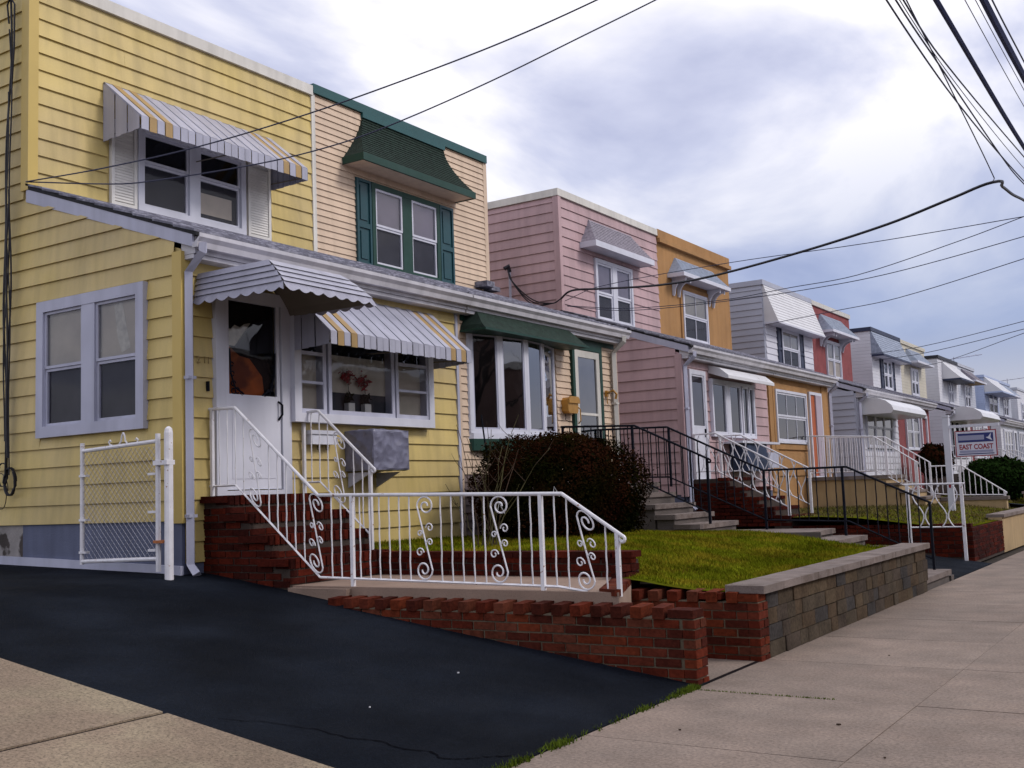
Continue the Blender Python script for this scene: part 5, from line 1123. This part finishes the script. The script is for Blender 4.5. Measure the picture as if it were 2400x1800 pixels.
MB(lambda a, b, c: (a, 24.539-c*.001, b)).prism([(-4.92, 1.16), (-4.88, 1.15), (-4.87, 1.24), (-4.89, 1.28), (-4.93, 1.22)], 0, 1).build('sticker', 'sign_red', sg)
# overhead wires
WIRES = [
 ('first service wire from the corner of the yellow porch roof', .008, [(-11.00, 7.11, 5.07), (-10.01, 7.37, 5.09), (-8.82, 7.69, 5.17), (-7.54, 8.03, 5.34), (-6.32, 8.36, 5.57), (-5.42, 8.60, 5.77), (-4.60, 8.82, 6.00), (-3.79, 9.04, 6.27), (-2.2, 9.5, 6.9)]),
 ('lower service wire from the corner of the yellow porch roof', .008, [(-11.00, 7.11, 5.07), (-10.11, 7.53, 4.97), (-9.75, 7.70, 4.96), (-8.51, 8.29, 5.07), (-7.71, 8.67, 5.22), (-7.09, 8.97, 5.42), (-6.18, 9.40, 5.78), (-5.29, 9.82, 6.18), (-4.60, 10.16, 6.50), (-3.93, 10.48, 6.82), (-2.2, 11.3, 7.5)]),
 ('thick black service cable from the pink house corner', .021, [(-11.00, 18.96, 5.28), (-10.79, 18.87, 5.37), (-10.49, 18.74, 5.37), (-9.90, 18.48, 5.27), (-8.34, 17.79, 5.03), (-7.15, 17.26, 4.93), (-5.36, 16.47, 4.93), (-3.73, 15.75, 5.00), (-2.73, 15.31, 5.12), (-2.20, 15.08, 5.18), (-2.20, 15.84, 5.29), (-2.20, 16.71, 5.37), (-2.20, 17.91, 5.53), (-2.20, 23.73, 6.14), (-2.2, 34, 6.6)]),
 ('thin line dropping to the splice of the thick cable', .007, [(-2.20, 9.47, 6.22), (-2.20, 10.71, 6.02), (-2.20, 12.65, 5.71), (-2.20, 15.21, 5.27), (-2.2, 15.1, 5.2)]),
 ('upper thin wire crossing above the orange house canopy', .007, [(-11.00, 19.13, 5.26), (-10.18, 19.01, 5.42), (-7.22, 18.54, 5.40), (-4.63, 18.14, 5.29), (-2.20, 17.76, 5.25), (-1.61, 17.67, 5.26)]),
 ('middle thin wire crossing the pink upper window', .007, [(-11.00, 19.21, 5.17), (-9.50, 18.97, 4.90), (-7.36, 18.61, 4.75), (-6.06, 18.40, 4.77), (-4.84, 18.19, 4.79), (-3.09, 17.91, 5.07), (-2.20, 17.76, 5.25)]),
 ('lower thin wire crossing the pink upper window', .007, [(-11.00, 19.21, 5.16), (-9.48, 18.93, 4.85), (-7.17, 18.50, 4.70), (-5.17, 18.13, 4.67), (-4.00, 17.91, 4.72), (-2.20, 17.57, 4.91), (-1.61, 17.46, 5.00)]),
 ('thin wire rising from the grey mansard house', .010, [(-11.00, 31.15, 6.10), (-8.37, 29.17, 5.95), (-6.41, 27.69, 5.85), (-3.20, 25.27, 5.97), (-2.30, 24.59, 6.05)]),
 ('top one of three wires to the navy-trimmed house', .011, [(-11.00, 42.42, 6.18), (-8.42, 39.51, 5.95), (-4.60, 35.20, 5.90), (-3.67, 34.15, 5.94)]),
 ('middle one of three wires over the far houses', .011, [(-11.00, 42.98, 5.98), (-8.43, 39.80, 5.74), (-4.60, 35.07, 5.65), (-3.66, 33.91, 5.69)]),
 ('lowest one of three wires over the far houses', .011, [(-11.00, 50.11, 6.24), (-8.30, 43.75, 5.84), (-4.60, 35.00, 5.52), (-3.51, 32.42, 5.39)]),
 ('leftmost wire of the thin bundle at the upper right', .009, [(-2.2, 0, 6.3), (-2.20, 9.88, 5.71), (-2.20, 13.00, 5.65), (-2.20, 18.09, 5.87), (-2.2, 34, 7)]),
 ('second wire of the thin bundle at the upper right', .009, [(-2.2, 0, 6.5), (-2.20, 10.24, 5.85), (-2.20, 12.09, 5.81), (-2.20, 16.49, 5.75), (-2.20, 18.07, 5.82), (-2.2, 34, 6.9)]),
 ('rightmost wire of the thin bundle at the upper right', .009, [(-2.2, 0, 6.7), (-2.20, 10.57, 5.97), (-2.20, 12.13, 5.93), (-2.20, 18.33, 6.31), (-2.2, 34, 7.4)]),
 ('faintest wire of the thin bundle at the upper right', .005, [(-2.2, 0, 6.6), (-2.20, 10.40, 5.91), (-2.20, 12.77, 5.87), (-2.20, 18.21, 6.10), (-2.2, 34, 7.2)]),
 ('thick street cable, the left one of the two at the upper right', .031, [(-2.20, -6, 6.9), (-2.20, 12.21, 6.58), (-2.20, 18.43, 6.49), (-2.2, 34, 6.8)]),
 ('thickest street cable in the upper right corner', .042, [(-1.80, -6, 6.8), (-1.80, 12.72, 6.66), (-1.80, 15.68, 6.68), (-1.8, 34, 7)]),
 ('thin wire between the two thick street cables', .005, [(-1.90, -6, 6.6), (-1.90, 12.16, 6.47), (-1.90, 16.28, 6.47), (-1.9, 34, 6.8)]),
 ('thin wire just left of the thickest street cable', .005, [(-1.90, -6, 6.9), (-1.90, 12.84, 6.73), (-1.90, 16.43, 6.75), (-1.9, 34, 7)]),
 ('thin wire just right of the thickest street cable', .010, [(-1.80, -6, 7.1), (-1.80, 13.37, 6.90), (-1.80, 15.82, 6.94), (-1.8, 34, 7.2)]),
]
def smooth_pts(P, n=6):
    P = [Vector(p) for p in P]; o = []
    for i in range(len(P)-1):
        a, b, c, d = P[max(i-1, 0)], P[i], P[i+1], P[min(i+2, len(P)-1)]
        for k in range(n):
            t = k/n
            if len(P) < 3: o.append(b+(c-b)*t); continue
            m1, m2 = (c-a)*.5, (d-b)*.5
            L1 = (c-b).length; m1 = m1.normalized()*L1 if m1.length else m1; m2 = m2.normalized()*L1 if m2.length else m2
            o.append(b*(2*t**3-3*t*t+1)+m1*(t**3-2*t*t+t)+c*(-2*t**3+3*t*t)+m2*(t**3-t*t))
    return o+[P[-1]]
for lb, r0, P in WIRES: setp(MB().tube([tuple(p) for p in smooth_pts(P)], r0, 5).build('overhead_wire', 'street_cable' if r0 > .03 else ('rubber' if r0 > .02 else 'wire')), lb, 'wire', 'overhead wires')
# weatherhead on the side of the pink house
t = thing('weatherhead', 'service mast with drooping black cables on the pink side wall', 'mast', (-12.4, 18.95, 5.0))
MB().tube([(-12.2, 18.93, 4.7), (-12.2, 18.93, 6.05)], .03, 6).build('mast', 'lilac', t); MB().tube([(-12.2, 18.93, 6.0), (-12.2, 18.88, 6.12), (-12.25, 18.82, 6.06)], .05, 6).build('hood', 'rubber', t)
for k in range(3): MB().tube([tuple(p) for p in smooth_pts([(-12.2, 18.86, 6.05), (-12.1+.04*k, 18.82, 5.8-.06*k), (-11.6, 18.85, 5.32-.05*k), (-11.15, 18.9, 5.2), (-11.0, 18.96, 5.28)])], .013, 5).build('cable', 'rubber', t)
# television antennas on far roofs
for k, (x, y, z0) in enumerate(((-13, 68.9, 7.0), (-13, 88.2, 7.0))):
    t = thing('roof_antenna', ('TV antenna on the pale blue house roof', 'TV antenna near the right edge above the last roofs')[k], 'antenna', (x, y, z0), 'roof antennas')
    MB().tube([(x, y, z0), (x, y, 8.5)], .03, 5).build('mast', 'galv', t); MB().tube([(x-1.4, y, 8.3), (x+1.6, y, 8.5)], .025, 5).build('boom', 'galv', t)
    for i in range(6): MB().tube([(x-1.2+.5*i, y-.5, 8.32+.033*i), (x-1.2+.5*i, y+.5, 8.32+.033*i)], .014, 4).build('element', 'galv', t)
# scraps on the ground
for k, (x, y, m, s_, lb) in enumerate(((-4.5, 6.15, 'paper', .022, 'small white paper scrap on the asphalt nearest the toothed brick wall'), (-4.35, 5.05, 'paper', .018, 'small white scrap low on the black driveway near the crack'), (-1.98, 6.38, 'dryleaf', .04, 'dark twig on the sidewalk slab in front'), (-1.55, 5.72, 'dryleaf', .03, 'dark leaf near the bottom of the sidewalk'), (-2.35, 9.0, 'dryleaf', .035, 'dark leaf on the sidewalk beside the block wall'), (-2.75, 5.9, 'dryleaf', .025, 'dry leaf on the sidewalk by the driveway edge'))):
    s_ *= .42; z = (dz(x)+.006 if x < -3.2 else .003); r_ = random.Random(k); a = r_.uniform(0, 3)
    q = MB(); q.prism([(x+math.cos(a+i*1.256)*s_*(1 if i % 2 else .55), y+math.sin(a+i*1.256)*s_*(.55 if m == 'dryleaf' else .8)) for i in range(5)], z, z+.004+.004*r_.random()); setp(q.build('paper_scrap' if m == 'paper' else 'fallen_leaf', m), lb, 'litter')
# ------------------------------------------------------------ across the street (seen only in the window panes)
for k, y in enumerate((-12, 2, 16, 30, 44)):
    t = thing('facing_house', 'brick house across the street, seen only as a reflection in the window panes', 'house', (22, y, 0), 'houses across the street')
    MB().box(17, 26, y-5.2, y+5.2, -.1, 7.2+.3*(k % 2)).build('wall', 'opp', t); MB().box(16.9, 26.1, y-5.3, y+5.3, 7.2+.3*(k % 2), 7.5+.3*(k % 2)).build('coping', 'pale_trim', t)
    for i in range(4): MB().box(16.95, 16.99, y-4.2+2.3*i, y-3+2.3*i, 4.6, 6.0).build('window', 'dark', t)
def bare_tree(c, hgt, seed):
    r = random.Random(seed); t = thing('street_tree', 'bare street tree reflected in the tan house bow window', 'tree', c, 'bare trees across the street'); q = MB()
    def grow(p, d, l, rad, lev):
        pts = [p]; rr = [rad]
        for i in range(4):
            d = (d+Vector((r.gauss(0, .12), r.gauss(0, .12), .03))).normalized(); p = p+d*l/4; pts.append(p); rr.append(rad*(1-.12*(i+1)))
        q.tube([tuple(v) for v in pts], rr, 5 if lev < 2 else 3)
        if lev < 5:
            for _ in range(3 if lev < 3 else 2):
                dd = (d+Vector((r.gauss(0, .55), r.gauss(0, .55), r.uniform(.0, .35)))).normalized(); grow(pts[-1] if r.random() < .6 else pts[2], dd, l*r.uniform(.62, .8), rad*.55, lev+1)
    tr = MB().tube([(c[0], c[1], 0), (c[0], c[1], hgt*.12), (c[0]+.1, c[1], hgt*.28)], [.34, .26, .22], 8).build('trunk', 'bark', t)
    for _ in range(3): grow(Vector((c[0]+.1, c[1], hgt*.27)), Vector((r.gauss(0, .4), r.gauss(0, .4), 1)).normalized(), hgt*.24, .15, 1)
    q.build('crown', 'bark', t)
for k, c in enumerate(((12.5, 14.5, 0), (12.7, 22, 0), (12.6, 31, 0), (12.4, 5, 0))): bare_tree(c, (11, 12, 10, 11)[k], 60+k)
